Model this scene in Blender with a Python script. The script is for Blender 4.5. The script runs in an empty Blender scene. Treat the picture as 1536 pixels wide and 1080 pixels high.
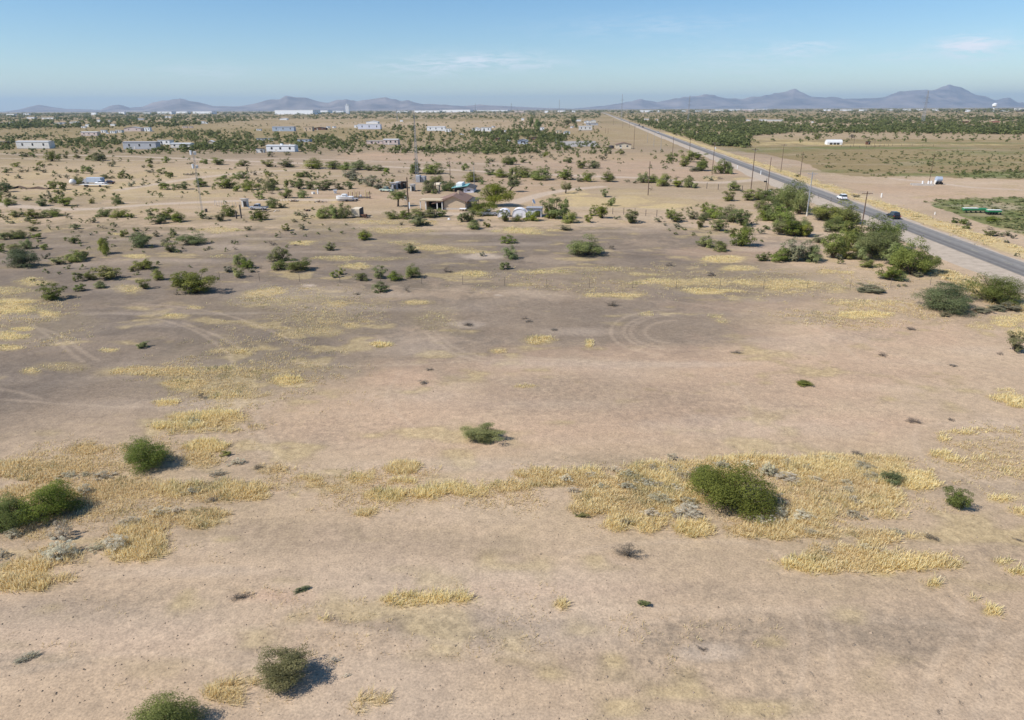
import bpy, math, random
import numpy as np
from mathutils import Vector, Matrix, Euler
R = math.radians
PI = math.pi
sc = bpy.context.scene
COL = sc.collection
rng = np.random.default_rng(7)
rnd = random.Random(11)

# ------------------------------------------------------------------ camera
F = 1038.0
HC = 28.0
PITCH = math.atan((540 - 163) / F)
cam_d = bpy.data.cameras.new('camera')
cam = bpy.data.objects.new('camera', cam_d)
COL.objects.link(cam)
sc.camera = cam
cam_d.sensor_width = 36.0
cam_d.lens = 36.0 * F / 1536.0
cam_d.clip_start = 0.5
cam_d.clip_end = 150000.0
ROT = Matrix.Rotation(PI / 2 - PITCH, 3, 'X') @ Matrix.Rotation(R(-0.26), 3, 'Z')
cam.matrix_world = Matrix.Translation((0, 0, HC)) @ ROT.to_4x4()
RN = np.array(ROT)
CAMP = np.array([0, 0, HC])


def P(px, py):
    """ground point seen at a photo pixel (1536x1080)"""
    py = max(py, 166.5 - 7 * px / 1536 + 0.6)
    d = RN @ np.array([(px - 768) / F, -(py - 540) / F, -1.0])
    t = -HC / d[2]
    return np.array([d[0] * t, d[1] * t, 0.0])


def proj(p):
    q = RN.T @ (np.asarray(p, float) - CAMP)
    return 768 + F * q[0] / -q[2], 540 - F * q[1] / -q[2]


def depth(p):
    return -(RN.T @ (np.asarray(p, float) - CAMP))[2]


def hgt(px, py, h):
    """height in metres of something standing at (px,py) and h pixels tall"""
    b = P(px, py)
    lo, hi = 0.0, 400.0
    for _ in range(40):
        m = (lo + hi) / 2
        y = proj(b + np.array([0, 0, m]))[1]
        if y > py - h: lo = m
        else: hi = m
    return lo


def wid(px, py, w):
    return float(np.linalg.norm(P(px + w / 2, py) - P(px - w / 2, py)))


# ------------------------------------------------------------------ helpers
def link(o, parent=None):
    COL.objects.link(o)
    if parent is not None: o.parent = parent
    return o


def tag(o, label=None, cat=None, group=None, kind=None):
    if label: o['label'] = label
    if cat: o['category'] = cat
    if group: o['group'] = group
    if kind: o['kind'] = kind
    return o


def empty(name, loc, rz=0, scale=(1, 1, 1)):
    o = bpy.data.objects.new(name, None)
    o.empty_display_size = 0.3
    o.location = loc
    o.rotation_euler = (0, 0, rz)
    o.scale = scale
    return link(o)


def copy_tree(o, parent=None):
    c = o.copy()
    COL.objects.link(c)
    c.parent = parent
    for ch in KIDS.get(o.name, []):
        copy_tree(ch, c)
    return c


KIDS = {}


def mesh_np(name, V, Fc, mats, attrs=None, midx=None, smooth=False):
    """V (N,3); Fc (M,k) array with constant k"""
    V = np.ascontiguousarray(V, dtype=np.float32)
    Fc = np.ascontiguousarray(Fc, dtype=np.int32)
    me = bpy.data.meshes.new(name)
    me.vertices.add(len(V))
    me.vertices.foreach_set('co', V.ravel())
    k = Fc.shape[1]
    me.loops.add(Fc.size)
    me.loops.foreach_set('vertex_index', Fc.ravel())
    me.polygons.add(len(Fc))
    me.polygons.foreach_set('loop_start', np.arange(0, Fc.size, k, dtype=np.int32))
    me.polygons.foreach_set('loop_total', np.full(len(Fc), k, dtype=np.int32))
    if midx is not None:
        me.polygons.foreach_set('material_index', np.ascontiguousarray(midx, dtype=np.int32))
    me.update(calc_edges=True)
    me.polygons.foreach_set('use_smooth', np.full(len(Fc), smooth, dtype=bool))
    for m in (mats if isinstance(mats, (list, tuple)) else [mats]):
        me.materials.append(m)
    for an, av in (attrs or {}).items():
        a = me.attributes.new(an, 'FLOAT', 'POINT')
        a.data.foreach_set('value', np.ascontiguousarray(av, dtype=np.float32))
    return me


class MB:
    """collects boxes, tubes and polygons; build() links ONE mesh object"""

    def __init__(s):
        s.v = []; s.f = []; s.m = []; s.cm = 0

    def mat(s, i):
        s.cm = i
        return s

    def poly(s, vs, fs):
        o = len(s.v)
        s.v += [tuple(map(float, q)) for q in vs]
        for f in fs:
            s.f.append([o + i for i in f]); s.m.append(s.cm)
        return s

    def box(s, x0, x1, y0, y1, z0, z1, M=None):
        vs = [(x, y, z) for z in (z0, z1) for y in (y0, y1) for x in (x0, x1)]
        if M is not None: vs = [tuple(M @ Vector(q)) for q in vs]
        return s.poly(vs, [(0, 2, 3, 1), (4, 5, 7, 6), (0, 1, 5, 4), (2, 6, 7, 3), (0, 4, 6, 2), (1, 3, 7, 5)])

    def bevbox(s, x0, x1, y0, y1, z0, z1, b):
        """box with chamfered vertical and top edges"""
        vs = []
        for (z, i) in ((z0, 0), (z1 - b, 0), (z1, b)):
            a0, a1, c0, c1 = x0 + i, x1 - i, y0 + i, y1 - i
            vs += [(a0 + b, c0, z), (a1 - b, c0, z), (a1, c0 + b, z), (a1, c1 - b, z), (a1 - b, c1, z), (a0 + b, c1, z), (a0, c1 - b, z), (a0, c0 + b, z)]
        fs = [tuple(range(7, -1, -1)), tuple(range(16, 24))]
        for k in (0, 8):
            for i in range(8):
                j = (i + 1) % 8
                fs.append((k + i, k + j, k + 8 + j, k + 8 + i))
        return s.poly(vs, fs)

    def tube(s, a, b, r0, r1=None, n=6, cap=True):
        r1 = r0 if r1 is None else r1
        a = Vector(a); b = Vector(b)
        d = (b - a).normalized()
        u = d.orthogonal().normalized(); w = d.cross(u)
        vs = []
        for (c, r) in ((a, r0), (b, r1)):
            for i in range(n):
                t = 2 * PI * i / n
                vs.append(c + u * (r * math.cos(t)) + w * (r * math.sin(t)))
        fs = [(i, (i + 1) % n, n + (i + 1) % n, n + i) for i in range(n)]
        if cap: fs += [tuple(range(n - 1, -1, -1)), tuple(range(n, 2 * n))]
        return s.poly(vs, fs)

    def path(s, pts, rad, n=6):
        for i in range(len(pts) - 1):
            s.tube(pts[i], pts[i + 1], rad[i], rad[i + 1], n)
        return s

    def prism(s, prof, y0, y1):
        """profile in (x,z) extruded along y"""
        n = len(prof)
        vs = [(x, y0, z) for x, z in prof] + [(x, y1, z) for x, z in prof]
        fs = [tuple(range(n)), tuple(range(2 * n - 1, n - 1, -1))] + [(i, n + i, n + (i + 1) % n, (i + 1) % n) for i in range(n)]
        return s.poly(vs, fs)

    def prismx(s, prof, x0, x1):
        """profile in (y,z) extruded along x"""
        n = len(prof)
        vs = [(x0, y, z) for y, z in prof] + [(x1, y, z) for y, z in prof]
        fs = [tuple(range(n - 1, -1, -1)), tuple(range(n, 2 * n))] + [((i + 1) % n, n + (i + 1) % n, n + i, i) for i in range(n)]
        return s.poly(vs, fs)

    def build(s, name, mats, parent=None, smooth=False):
        me = bpy.data.meshes.new(name)
        me.from_pydata(s.v, [], s.f)
        for m in (mats if isinstance(mats, (list, tuple)) else [mats]): me.materials.append(m)
        me.polygons.foreach_set('material_index', s.m)
        if smooth: me.polygons.foreach_set('use_smooth', [True] * len(s.f))
        me.update()
        o = link(bpy.data.objects.new(name, me), parent)
        if parent is not None: KIDS.setdefault(parent.name, []).append(o)
        return o


def value_noise(x, y, s, seed):
    """smooth value noise 0..1 at positions (x,y), cell s"""
    xs = x / s; ys = y / s
    xi = np.floor(xs).astype(np.int64); yi = np.floor(ys).astype(np.int64)
    fx = xs - xi; fy = ys - yi
    fx = fx * fx * (3 - 2 * fx); fy = fy * fy * (3 - 2 * fy)

    def h(a, b):
        n = (a * 374761393 + b * 668265263 + seed * 982451653) & 0x7fffffff
        n = ((n ^ (n >> 13)) * 1274126177) & 0x7fffffff
        return ((n ^ (n >> 16)) & 0xffff) / 65535.0
    return (h(xi, yi) * (1 - fx) + h(xi + 1, yi) * fx) * (1 - fy) + (h(xi, yi + 1) * (1 - fx) + h(xi + 1, yi + 1) * fx) * fy


# ------------------------------------------------------------------ materials
def new_mat(name):
    m = bpy.data.materials.new(name)
    m.use_nodes = True
    nt = m.node_tree
    b = nt.nodes['Principled BSDF']
    b.inputs['Roughness'].default_value = 0.9
    b.inputs['Specular IOR Level'].default_value = 0.15
    return m, nt, b


def N(nt, t, **kw):
    n = nt.nodes.new(t)
    for k, v in kw.items(): setattr(n, k, v)
    return n


def ramp(nt, src, stops):
    r = N(nt, 'ShaderNodeValToRGB')
    e = r.color_ramp.elements
    while len(e) < len(stops): e.new(0.5)
    for i, (p, c) in enumerate(stops):
        e[i].position = p
        e[i].color = (*c, 1) if len(c) == 3 else c
    nt.links.new(src, r.inputs[0])
    return r.outputs[0]


def noise(nt, scale, detail=3, rough=0.55, vec=None, dist=0.0):
    n = N(nt, 'ShaderNodeTexNoise')
    n.inputs['Scale'].default_value = scale
    n.inputs['Detail'].default_value = detail
    n.inputs['Roughness'].default_value = rough
    n.inputs['Distortion'].default_value = dist
    if vec is not None: nt.links.new(vec, n.inputs['Vector'])
    return n.outputs[0]


def mix(nt, fac, a, b, mode='MIX'):
    m = N(nt, 'ShaderNodeMix', data_type='RGBA', blend_type=mode)
    for s, v in ((m.inputs[0], fac), (m.inputs[6], a), (m.inputs[7], b)):
        if hasattr(v, 'is_linked') or hasattr(v, 'links'): nt.links.new(v, s)
        elif isinstance(v, (int, float)): s.default_value = v
        else: s.default_value = (*v, 1)
    return m.outputs[2]


def math_n(nt, op, a, b=0.5, c=None, clamp=False):
    m = N(nt, 'ShaderNodeMath', operation=op)
    m.use_clamp = clamp
    for i, v in enumerate((a, b) if c is None else (a, b, c)):
        if hasattr(v, 'links'): nt.links.new(v, m.inputs[i])
        else: m.inputs[i].default_value = v
    return m.outputs[0]


def attr(nt, name):
    a = N(nt, 'ShaderNodeAttribute')
    a.attribute_name = name
    return a.outputs['Fac']


def paint(name, c, rough=0.6, var=0.12, scale=3.0, spec=0.3, metal=0.0, dirt=None):
    m, nt, b = new_mat(name)
    tc = N(nt, 'ShaderNodeTexCoord').outputs['Object']
    n = noise(nt, scale, 4, 0.6, tc)
    lo = tuple(x * (1 - var) for x in c); hi = tuple(min(1, x * (1 + var)) for x in c)
    col = ramp(nt, n, [(0.3, lo), (0.7, hi)])
    if dirt:
        n2 = noise(nt, scale * 0.7, 5, 0.7, tc)
        f = ramp(nt, n2, [(0.5, (0, 0, 0)), (0.75, (1, 1, 1))])
        col = mix(nt, math_n(nt, 'MULTIPLY', f, 0.6), col, dirt)
    nt.links.new(col, b.inputs['Base Color'])
    b.inputs['Roughness'].default_value = rough
    b.inputs['Specular IOR Level'].default_value = spec
    b.inputs['Metallic'].default_value = metal
    return m


def leafmat(name, dark, light, trans=0.25):
    m, nt, b = new_mat(name)
    oi = N(nt, 'ShaderNodeObjectInfo').outputs['Random']
    t = attr(nt, 'tint')
    col = ramp(nt, t, [(0.0, dark), (1.0, light)])
    hs = N(nt, 'ShaderNodeHueSaturation')
    nt.links.new(col, hs.inputs['Color'])
    nt.links.new(math_n(nt, 'MULTIPLY_ADD', oi, 0.035, 0.482), hs.inputs['Hue'])
    nt.links.new(math_n(nt, 'MULTIPLY_ADD', math_n(nt, 'FRACT', math_n(nt, 'MULTIPLY', oi, 7.3)), 0.45, 0.78), hs.inputs['Value'])
    nt.links.new(math_n(nt, 'MULTIPLY_ADD', math_n(nt, 'FRACT', math_n(nt, 'MULTIPLY', oi, 13.7)), 0.35, 0.75), hs.inputs['Saturation'])
    nt.links.new(hs.outputs[0], b.inputs['Base Color'])
    b.inputs['Roughness'].default_value = 0.75
    b.inputs['Specular IOR Level'].default_value = 0.2
    if trans:
        tr = N(nt, 'ShaderNodeBsdfTranslucent')
        nt.links.new(hs.outputs[0], tr.inputs['Color'])
        mx = N(nt, 'ShaderNodeMixShader')
        mx.inputs[0].default_value = trans
        out = nt.nodes['Material Output']
        nt.links.new(b.outputs[0], mx.inputs[1]); nt.links.new(tr.outputs[0], mx.inputs[2])
        nt.links.new(mx.outputs[0], out.inputs['Surface'])
    return m


M = {}
M['leaf_green'] = leafmat('leaf_green', (0.11, 0.135, 0.028), (0.31, 0.34, 0.08), .4)
M['leaf_olive'] = leafmat('leaf_olive', (0.15, 0.155, 0.048), (0.36, 0.35, 0.12), .4)
M['leaf_dark'] = leafmat('leaf_dark', (0.085, 0.115, 0.038), (0.22, 0.26, 0.09), .35)
M['leaf_grey'] = leafmat('leaf_grey', (0.44, 0.39, 0.27), (0.80, 0.72, 0.54), 0.35)
M['leaf_sage'] = leafmat('leaf_sage', (0.17, 0.16, 0.085), (0.36, 0.33, 0.19), 0.25)
M['leaf_brown'] = leafmat('leaf_brown', (0.10, 0.08, 0.06), (0.24, 0.19, 0.14), 0.0)
M['leaf_far'] = leafmat('leaf_far', (0.14, 0.155, 0.055), (0.29, 0.305, 0.115), 0.4)
M['bark'] = paint('bark', (0.10, 0.075, 0.055), 0.95, 0.3, 8)
M['pole_wood'] = paint('pole_wood', (0.13, 0.085, 0.06), 0.9, 0.3, 2)
M['white'] = paint('white_paint', (0.80, 0.80, 0.80), 0.5, 0.05, 1.0, dirt=(0.55, 0.5, 0.44))
M['offwhite'] = paint('offwhite_paint', (0.68, 0.66, 0.62), 0.6, 0.08, 1.0, dirt=(0.45, 0.4, 0.34))
M['cream'] = paint('cream_stucco', (0.66, 0.56, 0.42), 0.85, 0.06, 1.5, dirt=(0.5, 0.42, 0.32))
M['tan'] = paint('tan_stucco', (0.58, 0.45, 0.31), 0.9, 0.06, 1.5, dirt=(0.45, 0.35, 0.25))
M['pinkwall'] = paint('pink_wall', (0.62, 0.5, 0.46), 0.9, 0.08, 1.5, dirt=(0.5, 0.4, 0.34))
M['greywall'] = paint('grey_siding', (0.42, 0.43, 0.46), 0.7, 0.08, 1.5, dirt=(0.3, 0.28, 0.26))
M['bluegrey'] = paint('bluegrey_siding', (0.40, 0.46, 0.55), 0.7, 0.08, 1.5, dirt=(0.3, 0.3, 0.3))
M['lavender'] = paint('lavender_siding', (0.66, 0.66, 0.74), 0.7, 0.06, 1.5)
M['roof_brown'] = paint('brown_shingle', (0.235, 0.15, 0.115), 0.95, 0.22, 5)
M['roof_tan'] = paint('tan_roll_roof', (0.50, 0.40, 0.27), 0.9, 0.12, 2)
M['roof_grey'] = paint('grey_roof', (0.33, 0.33, 0.35), 0.8, 0.15, 3)
M['roof_pale'] = paint('pale_metal_roof', (0.66, 0.66, 0.66), 0.5, 0.1, 2)
M['roof_teal'] = paint('teal_tarp_roof', (0.16, 0.36, 0.36), 0.7, 0.25, 2, dirt=(0.45, 0.5, 0.5))
M['roof_dark'] = paint('dark_roof', (0.08, 0.075, 0.075), 0.9, 0.2, 3)
M['roof_green'] = paint('pale_green_roof', (0.42, 0.5, 0.42), 0.8, 0.1, 2)
M['shade_dark'] = paint('shade_and_dark_parts', (0.03, 0.028, 0.026), 0.9, 0.2, 3)  # near-black: paints the shade inside openings, also colours plain dark parts
M['window'] = paint('window_glass', (0.03, 0.035, 0.045), 0.15, 0.1, 3, spec=0.6)
M['steel'] = paint('galvanised_steel', (0.42, 0.43, 0.45), 0.45, 0.15, 5, metal=0.6)
M['mast'] = paint('mast_steel', (0.30, 0.31, 0.33), 0.6, 0.1, 5)
M['ceramic'] = paint('insulator_ceramic', (0.45, 0.42, 0.38), 0.3)
M['black'] = paint('black_car_paint', (0.012, 0.013, 0.015), 0.25, 0.1, 2, spec=0.7)
M['carwhite'] = paint('white_car_paint', (0.85, 0.85, 0.86), 0.3, 0.02, 2, spec=0.6)
M['carred'] = paint('dark_car_paint', (0.06, 0.03, 0.03), 0.3, 0.1, 2, spec=0.6)
M['rubber'] = paint('rubber', (0.02, 0.02, 0.02), 0.85)
M['rim'] = paint('wheel_rim', (0.45, 0.45, 0.47), 0.35, metal=0.7)
M['lamp_red'] = paint('tail_lamp', (0.35, 0.02, 0.015), 0.25, spec=0.6)
M['lamp_clear'] = paint('head_lamp', (0.7, 0.7, 0.7), 0.2, spec=0.6)
M['rust'] = paint('rusty_metal', (0.16, 0.08, 0.05), 0.9, 0.3, 6)
M['yellowpipe'] = paint('straw_yellow_paint', (0.62, 0.50, 0.22), 0.7, 0.1, 4)
M['green_paint'] = paint('green_machine_paint', (0.035, 0.20, 0.085), 0.5, 0.15, 3)
M['pale_top'] = paint('pale_canvas', (0.70, 0.74, 0.68), 0.8, 0.05, 2)
M['redwall'] = paint('red_clay_wall', (0.42, 0.20, 0.15), 0.9, 0.1, 2)
M['concrete'] = paint('pale_concrete', (0.55, 0.5, 0.44), 0.9, 0.1, 1)
M['dirtbank'] = paint('dark_earth_bank', (0.10, 0.065, 0.045), 0.95, 0.3, 1)
M['post'] = paint('weathered_post', (0.12, 0.10, 0.085), 0.9, 0.2, 6)
M['clod'] = paint('earth_clod', (0.30, 0.225, 0.16), 1.0, 0.3, 2)
M['wire'] = paint('fence_wire', (0.25, 0.23, 0.21), 0.6)
M['hoopwhite'] = paint('white_hoop_skin', (0.78, 0.76, 0.80), 0.6, 0.05, 1)

# ---- mountains
m, nt, b = new_mat('mountain_rock')
tc = N(nt, 'ShaderNodeTexCoord').outputs['Object']
n = noise(nt, 0.0012, 8, 0.65, tc)
nt.links.new(ramp(nt, n, [(0.35, (0.13, 0.11, 0.105)), (0.65, (0.33, 0.27, 0.245))]), b.inputs['Base Color'])
M['rock'] = m

# ---- ground
m, nt, b = new_mat('desert_soil')
tc = N(nt, 'ShaderNodeTexCoord').outputs['Object']
big = noise(nt, 0.035, 5, 0.6, tc, 0.4)
med = noise(nt, 0.22, 6, 0.65, tc, 0.6)
small = noise(nt, 1.6, 5, 0.7, tc)
fine = noise(nt, 7.0, 4, 0.75, tc)
SOIL_A = (0.49, 0.362, 0.243); SOIL_B = (0.418, 0.306, 0.205)
col = ramp(nt, big, [(0.3, SOIL_B), (0.7, SOIL_A)])
gk = attr(nt, 'grey'); pk = attr(nt, 'pink'); dk = attr(nt, 'dry'); pl = attr(nt, 'pale'); fd = attr(nt, 'field'); gr = attr(nt, 'green'); ht = attr(nt, 'hatch'); tk = attr(nt, 'track')
gcol = ramp(nt, med, [(0.3, (0.158, 0.124, 0.096)), (0.7, (0.215, 0.172, 0.134))])
col = mix(nt, gk, col, gcol)
pcol = ramp(nt, med, [(0.3, (0.44, 0.295, 0.20)), (0.7, (0.50, 0.345, 0.235))])
col = mix(nt, pk, col, pcol)
# darker worn stubble patches, broken up by noise
hn = ramp(nt, small, [(0.38, (1, 1, 1)), (0.62, (0, 0, 0))])
hm = math_n(nt, 'MULTIPLY', ht, math_n(nt, 'MULTIPLY_ADD', hn, 0.75, 0.25))
col = mix(nt, hm, col, (0.235, 0.185, 0.135))
# thin vegetation litter everywhere, patchy
lm = ramp(nt, noise(nt, 0.09, 6, 0.7, tc, 0.8), [(0.52, (0, 0, 0)), (0.72, (1, 1, 1))])
col = mix(nt, math_n(nt, 'MULTIPLY', lm, 0.22), col, (0.32, 0.25, 0.17))
lm2 = ramp(nt, noise(nt, 0.6, 8, 0.75, tc, 0.3), [(0.50, (0, 0, 0)), (0.66, (1, 1, 1))])
col = mix(nt, math_n(nt, 'MULTIPLY', lm2, 0.20), col, (0.27, 0.205, 0.14))
fcol = ramp(nt, med, [(0.3, (0.215, 0.155, 0.08)), (0.7, (0.27, 0.215, 0.10))])
col = mix(nt, fd, col, fcol)
grc = ramp(nt, med, [(0.3, (0.085, 0.115, 0.035)), (0.7, (0.19, 0.20, 0.075))])
col = mix(nt, gr, col, grc)
dcol = ramp(nt, small, [(0.3, (0.43, 0.315, 0.145)), (0.7, (0.60, 0.47, 0.245))])
dsoft = ramp(nt, small, [(0.3, (0.28, 0.21, 0.105)), (0.7, (0.37, 0.29, 0.155))])
dmix = mix(nt, ramp(nt, dk, [(0.40, (0, 0, 0)), (0.8, (1, 1, 1))]), dsoft, dcol)
col = mix(nt, math_n(nt, 'MULTIPLY', dk, 0.9), col, dmix)
col = mix(nt, math_n(nt, 'MULTIPLY', pl, 0.8), col, (0.50, 0.40, 0.31))
col = mix(nt, math_n(nt, 'MULTIPLY', tk, 0.22), col, (0.52, 0.40, 0.285))
# grain
g1 = ramp(nt, fine, [(0.30, (0.60, 0.60, 0.61)), (0.5, (1, 1, 1)), (0.70, (1.34, 1.32, 1.28))])
col = mix(nt, 0.8, col, g1, 'MULTIPLY')
g2 = ramp(nt, small, [(0.3, (0.82, 0.82, 0.83)), (0.7, (1.17, 1.16, 1.15))])
col = mix(nt, 0.8, col, g2, 'MULTIPLY')
g3 = ramp(nt, noise(nt, 0.5, 5, 0.65, tc, 1.2), [(0.3, (0.86, 0.86, 0.87)), (0.7, (1.10, 1.10, 1.09))])
col = mix(nt, 0.8, col, g3, 'MULTIPLY')
# pebbles and bits of twig
vo = N(nt, 'ShaderNodeTexVoronoi'); vo.inputs['Scale'].default_value = 1.1
nt.links.new(tc, vo.inputs['Vector'])
sp = ramp(nt, vo.outputs['Distance'], [(0.03, (1, 1, 1)), (0.075, (0, 0, 0))])
col = mix(nt, math_n(nt, 'MULTIPLY', sp, 0.55), col, (0.15, 0.11, 0.08))
nt.links.new(col, b.inputs['Base Color'])
bp = N(nt, 'ShaderNodeBump')
bp.inputs['Strength'].default_value = 0.5
bp.inputs['Distance'].default_value = 0.05
hsum = math_n(nt, 'ADD', math_n(nt, 'MULTIPLY', fine, 0.6), math_n(nt, 'MULTIPLY', small, 1.2))
nt.links.new(hsum, bp.inputs['Height'])
nt.links.new(bp.outputs[0], b.inputs['Normal'])
b.inputs['Roughness'].default_value = 1.0
b.inputs['Specular IOR Level'].default_value = 0.05
M['soil'] = m

# ---- asphalt with wheel bands
m, nt, b = new_mat('asphalt')
u = attr(nt, 'lat')
tc = N(nt, 'ShaderNodeTexCoord').outputs['Object']
band = ramp(nt, u, [(0.0, (0.225, 0.208, 0.19)), (0.10, (0.15, 0.137, 0.127)), (0.20, (0.21, 0.195, 0.18)), (0.33, (0.15, 0.137, 0.127)), (0.46, (0.20, 0.186, 0.172)), (0.62, (0.245, 0.228, 0.208)), (0.78, (0.20, 0.186, 0.172)), (0.9, (0.24, 0.222, 0.203))])
g = ramp(nt, noise(nt, 0.8, 5, 0.7, tc), [(0.3, (0.82, 0.82, 0.82)), (0.7, (1.15, 1.15, 1.15))])
col = mix(nt, 1.0, band, g, 'MULTIPLY')
nt.links.new(col, b.inputs['Base Color'])
b.inputs['Roughness'].default_value = 0.85
M['asphalt'] = m
M['shoulder'] = paint('gravel_shoulder', (0.43, 0.355, 0.28), 1.0, 0.14, 0.6, spec=0.05)

# ---- dry grass
m, nt, b = new_mat('dry_grass_blades')
t = attr(nt, 'tint'); hh = attr(nt, 'hue')
ca = ramp(nt, t, [(0.0, (0.50, 0.38, 0.20)), (0.5, (0.73, 0.57, 0.32)), (1.0, (0.92, 0.81, 0.57))])
cb = ramp(nt, t, [(0.0, (0.64, 0.51, 0.24)), (0.5, (0.88, 0.74, 0.39)), (1.0, (0.97, 0.90, 0.64))])
col = mix(nt, hh, ca, cb)
olv = ramp(nt, attr(nt, 'age'), [(0.80, (0, 0, 0)), (0.86, (1, 1, 1))])
col = mix(nt, math_n(nt, 'MULTIPLY', olv, 0.75), col, (0.30, 0.29, 0.14))
nt.links.new(col, b.inputs['Base Color'])
tr = N(nt, 'ShaderNodeBsdfTranslucent'); nt.links.new(col, tr.inputs['Color'])
mx = N(nt, 'ShaderNodeMixShader'); mx.inputs[0].default_value = 0.5
nt.links.new(b.outputs[0], mx.inputs[1]); nt.links.new(tr.outputs[0], mx.inputs[2])
nt.links.new(mx.outputs[0], nt.nodes['Material Output'].inputs['Surface'])
M['grass'] = m

# ------------------------------------------------------------------ sky, sun, haze
SUN_EL, SUN_AZ = 47.0, 111.0      # degrees; azimuth counter-clockwise from the view direction (+Y)
w = bpy.data.worlds.new('World')
sc.world = w
w.use_nodes = True
nt = w.node_tree
bg = nt.nodes['Background']
sky = N(nt, 'ShaderNodeTexSky', sky_type='NISHITA')
sky.sun_disc = False
sky.sun_elevation = R(SUN_EL)
sky.sun_rotation = R(-SUN_AZ)
sky.air_density = 1.0
sky.dust_density = 0.1
sky.ozone_density = 4.0
sky.altitude = 450
tcg = N(nt, 'ShaderNodeTexCoord').outputs['Generated']
sep = N(nt, 'ShaderNodeSeparateXYZ'); nt.links.new(tcg, sep.inputs[0])
az = math_n(nt, 'ARCTAN2', sep.outputs[0], sep.outputs[1])
el = math_n(nt, 'ARCSINE', sep.outputs[2])
cmb = N(nt, 'ShaderNodeCombineXYZ')
nt.links.new(math_n(nt, 'MULTIPLY', az, 9.0), cmb.inputs[0]); nt.links.new(math_n(nt, 'MULTIPLY', el, 60.0), cmb.inputs[1])
cn = noise(nt, 2.6, 8, 0.72, cmb.outputs[0], 0.8)
total = None
for (cx, cy, rx, ry, s) in ((640, 99, 75, 13, .55), (715, 93, 120, 12, .6), (808, 95, 40, 10, .45), (1198, 74, 45, 9, .6), (1452, 72, 36, 13, 1.0), (1505, 70, 60, 9, .5), (1380, 84, 60, 8, .35), (300, 108, 80, 12, .2), (980, 40, 150, 16, .15), (1120, 90, 130, 22, .2)):
    d = RN @ np.array([(cx - 768) / F, -(cy - 540) / F, -1.0]); d /= np.linalg.norm(d)
    a0 = math.atan2(d[0], d[1]); e0 = math.asin(d[2])
    fa = rx / 1105; fe = ry / 1105
    q1 = math_n(nt, 'POWER', math_n(nt, 'ABSOLUTE', math_n(nt, 'MULTIPLY', math_n(nt, 'SUBTRACT', az, a0), 1 / fa)), 2)
    q2 = math_n(nt, 'POWER', math_n(nt, 'ABSOLUTE', math_n(nt, 'MULTIPLY', math_n(nt, 'SUBTRACT', el, e0), 1 / fe)), 2)
    g = math_n(nt, 'MULTIPLY', math_n(nt, 'POWER', 2.718, math_n(nt, 'MULTIPLY', math_n(nt, 'ADD', q1, q2), -1.0)), s)
    total = g if total is None else math_n(nt, 'MAXIMUM', total, g)
cm = ramp(nt, cn, [(0.42, (0, 0, 0)), (0.60, (1, 1, 1))])
cf = math_n(nt, 'MULTIPLY', math_n(nt, 'MULTIPLY', total, cm), 1.35, clamp=True)
hsk = N(nt, 'ShaderNodeHueSaturation')
hsk.inputs['Saturation'].default_value = 1.2
nt.links.new(sky.outputs[0], hsk.inputs['Color'])
skc = mix(nt, cf, hsk.outputs[0], (7.2, 7.6, 8.4))
nt.links.new(skc, bg.inputs['Color'])
bg.inputs['Strength'].default_value = 0.09
sc.view_settings.view_transform = 'Standard'
sc.view_settings.look = 'None'
sc.view_settings.exposure = 0.5
sc.view_settings.gamma = 1.0
sd = bpy.data.lights.new('sun', 'SUN')
sd.energy = 4.0
sd.angle = R(0.5)
sd.color = (1.0, 0.955, 0.88)
so = link(bpy.data.objects.new('sun', sd))
sdir = Vector((-math.sin(R(SUN_AZ)) * math.cos(R(SUN_EL)), math.cos(R(SUN_AZ)) * math.cos(R(SUN_EL)), math.sin(R(SUN_EL))))
so.rotation_euler = sdir.to_track_quat('Z', 'Y').to_euler()
so.location = (-60, -20, 90)

HZ = 700.0
m = bpy.data.materials.new('haze_air')
m.use_nodes = True
nt = m.node_tree
nt.nodes.remove(nt.nodes['Principled BSDF'])
pv = N(nt, 'ShaderNodeVolumePrincipled')
pv.inputs['Density'].default_value = 3.8e-5
pv.inputs['Color'].default_value = (0.585, 0.79, 1.0, 1)
pv.inputs['Anisotropy'].default_value = 0.1
nt.links.new(pv.outputs[0], nt.nodes['Material Output'].inputs['Volume'])
hz = MB().box(-44000, 44000, -44000, 44000, -8.0, HZ).build('haze', m)
tag(hz, kind='stuff')
tag(hz, 'thin pale blue haze fading the far mountains', 'haze')

# ------------------------------------------------------------------ road line
VP = np.array([0, 0])
A0 = P(1536, 415); A1 = P(1150, 264.4)
dirv = P(985, 200.2) - A0
dirv = dirv / np.linalg.norm(dirv)
nrm = np.array([dirv[1], -dirv[0], 0])       # to the right of the road
edgeL = A0
ROADW = 6.6
road_az = math.atan2(dirv[0], dirv[1])
GRID = -road_az


def road_pt(s, l):
    """s metres along the road, l metres right of its near edge"""
    return edgeL + dirv * s + nrm * l


def road_coords(x, y):
    dx = x - edgeL[0]; dy = y - edgeL[1]
    return dx * dirv[0] + dy * dirv[1], dx * nrm[0] + dy * nrm[1]


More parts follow.
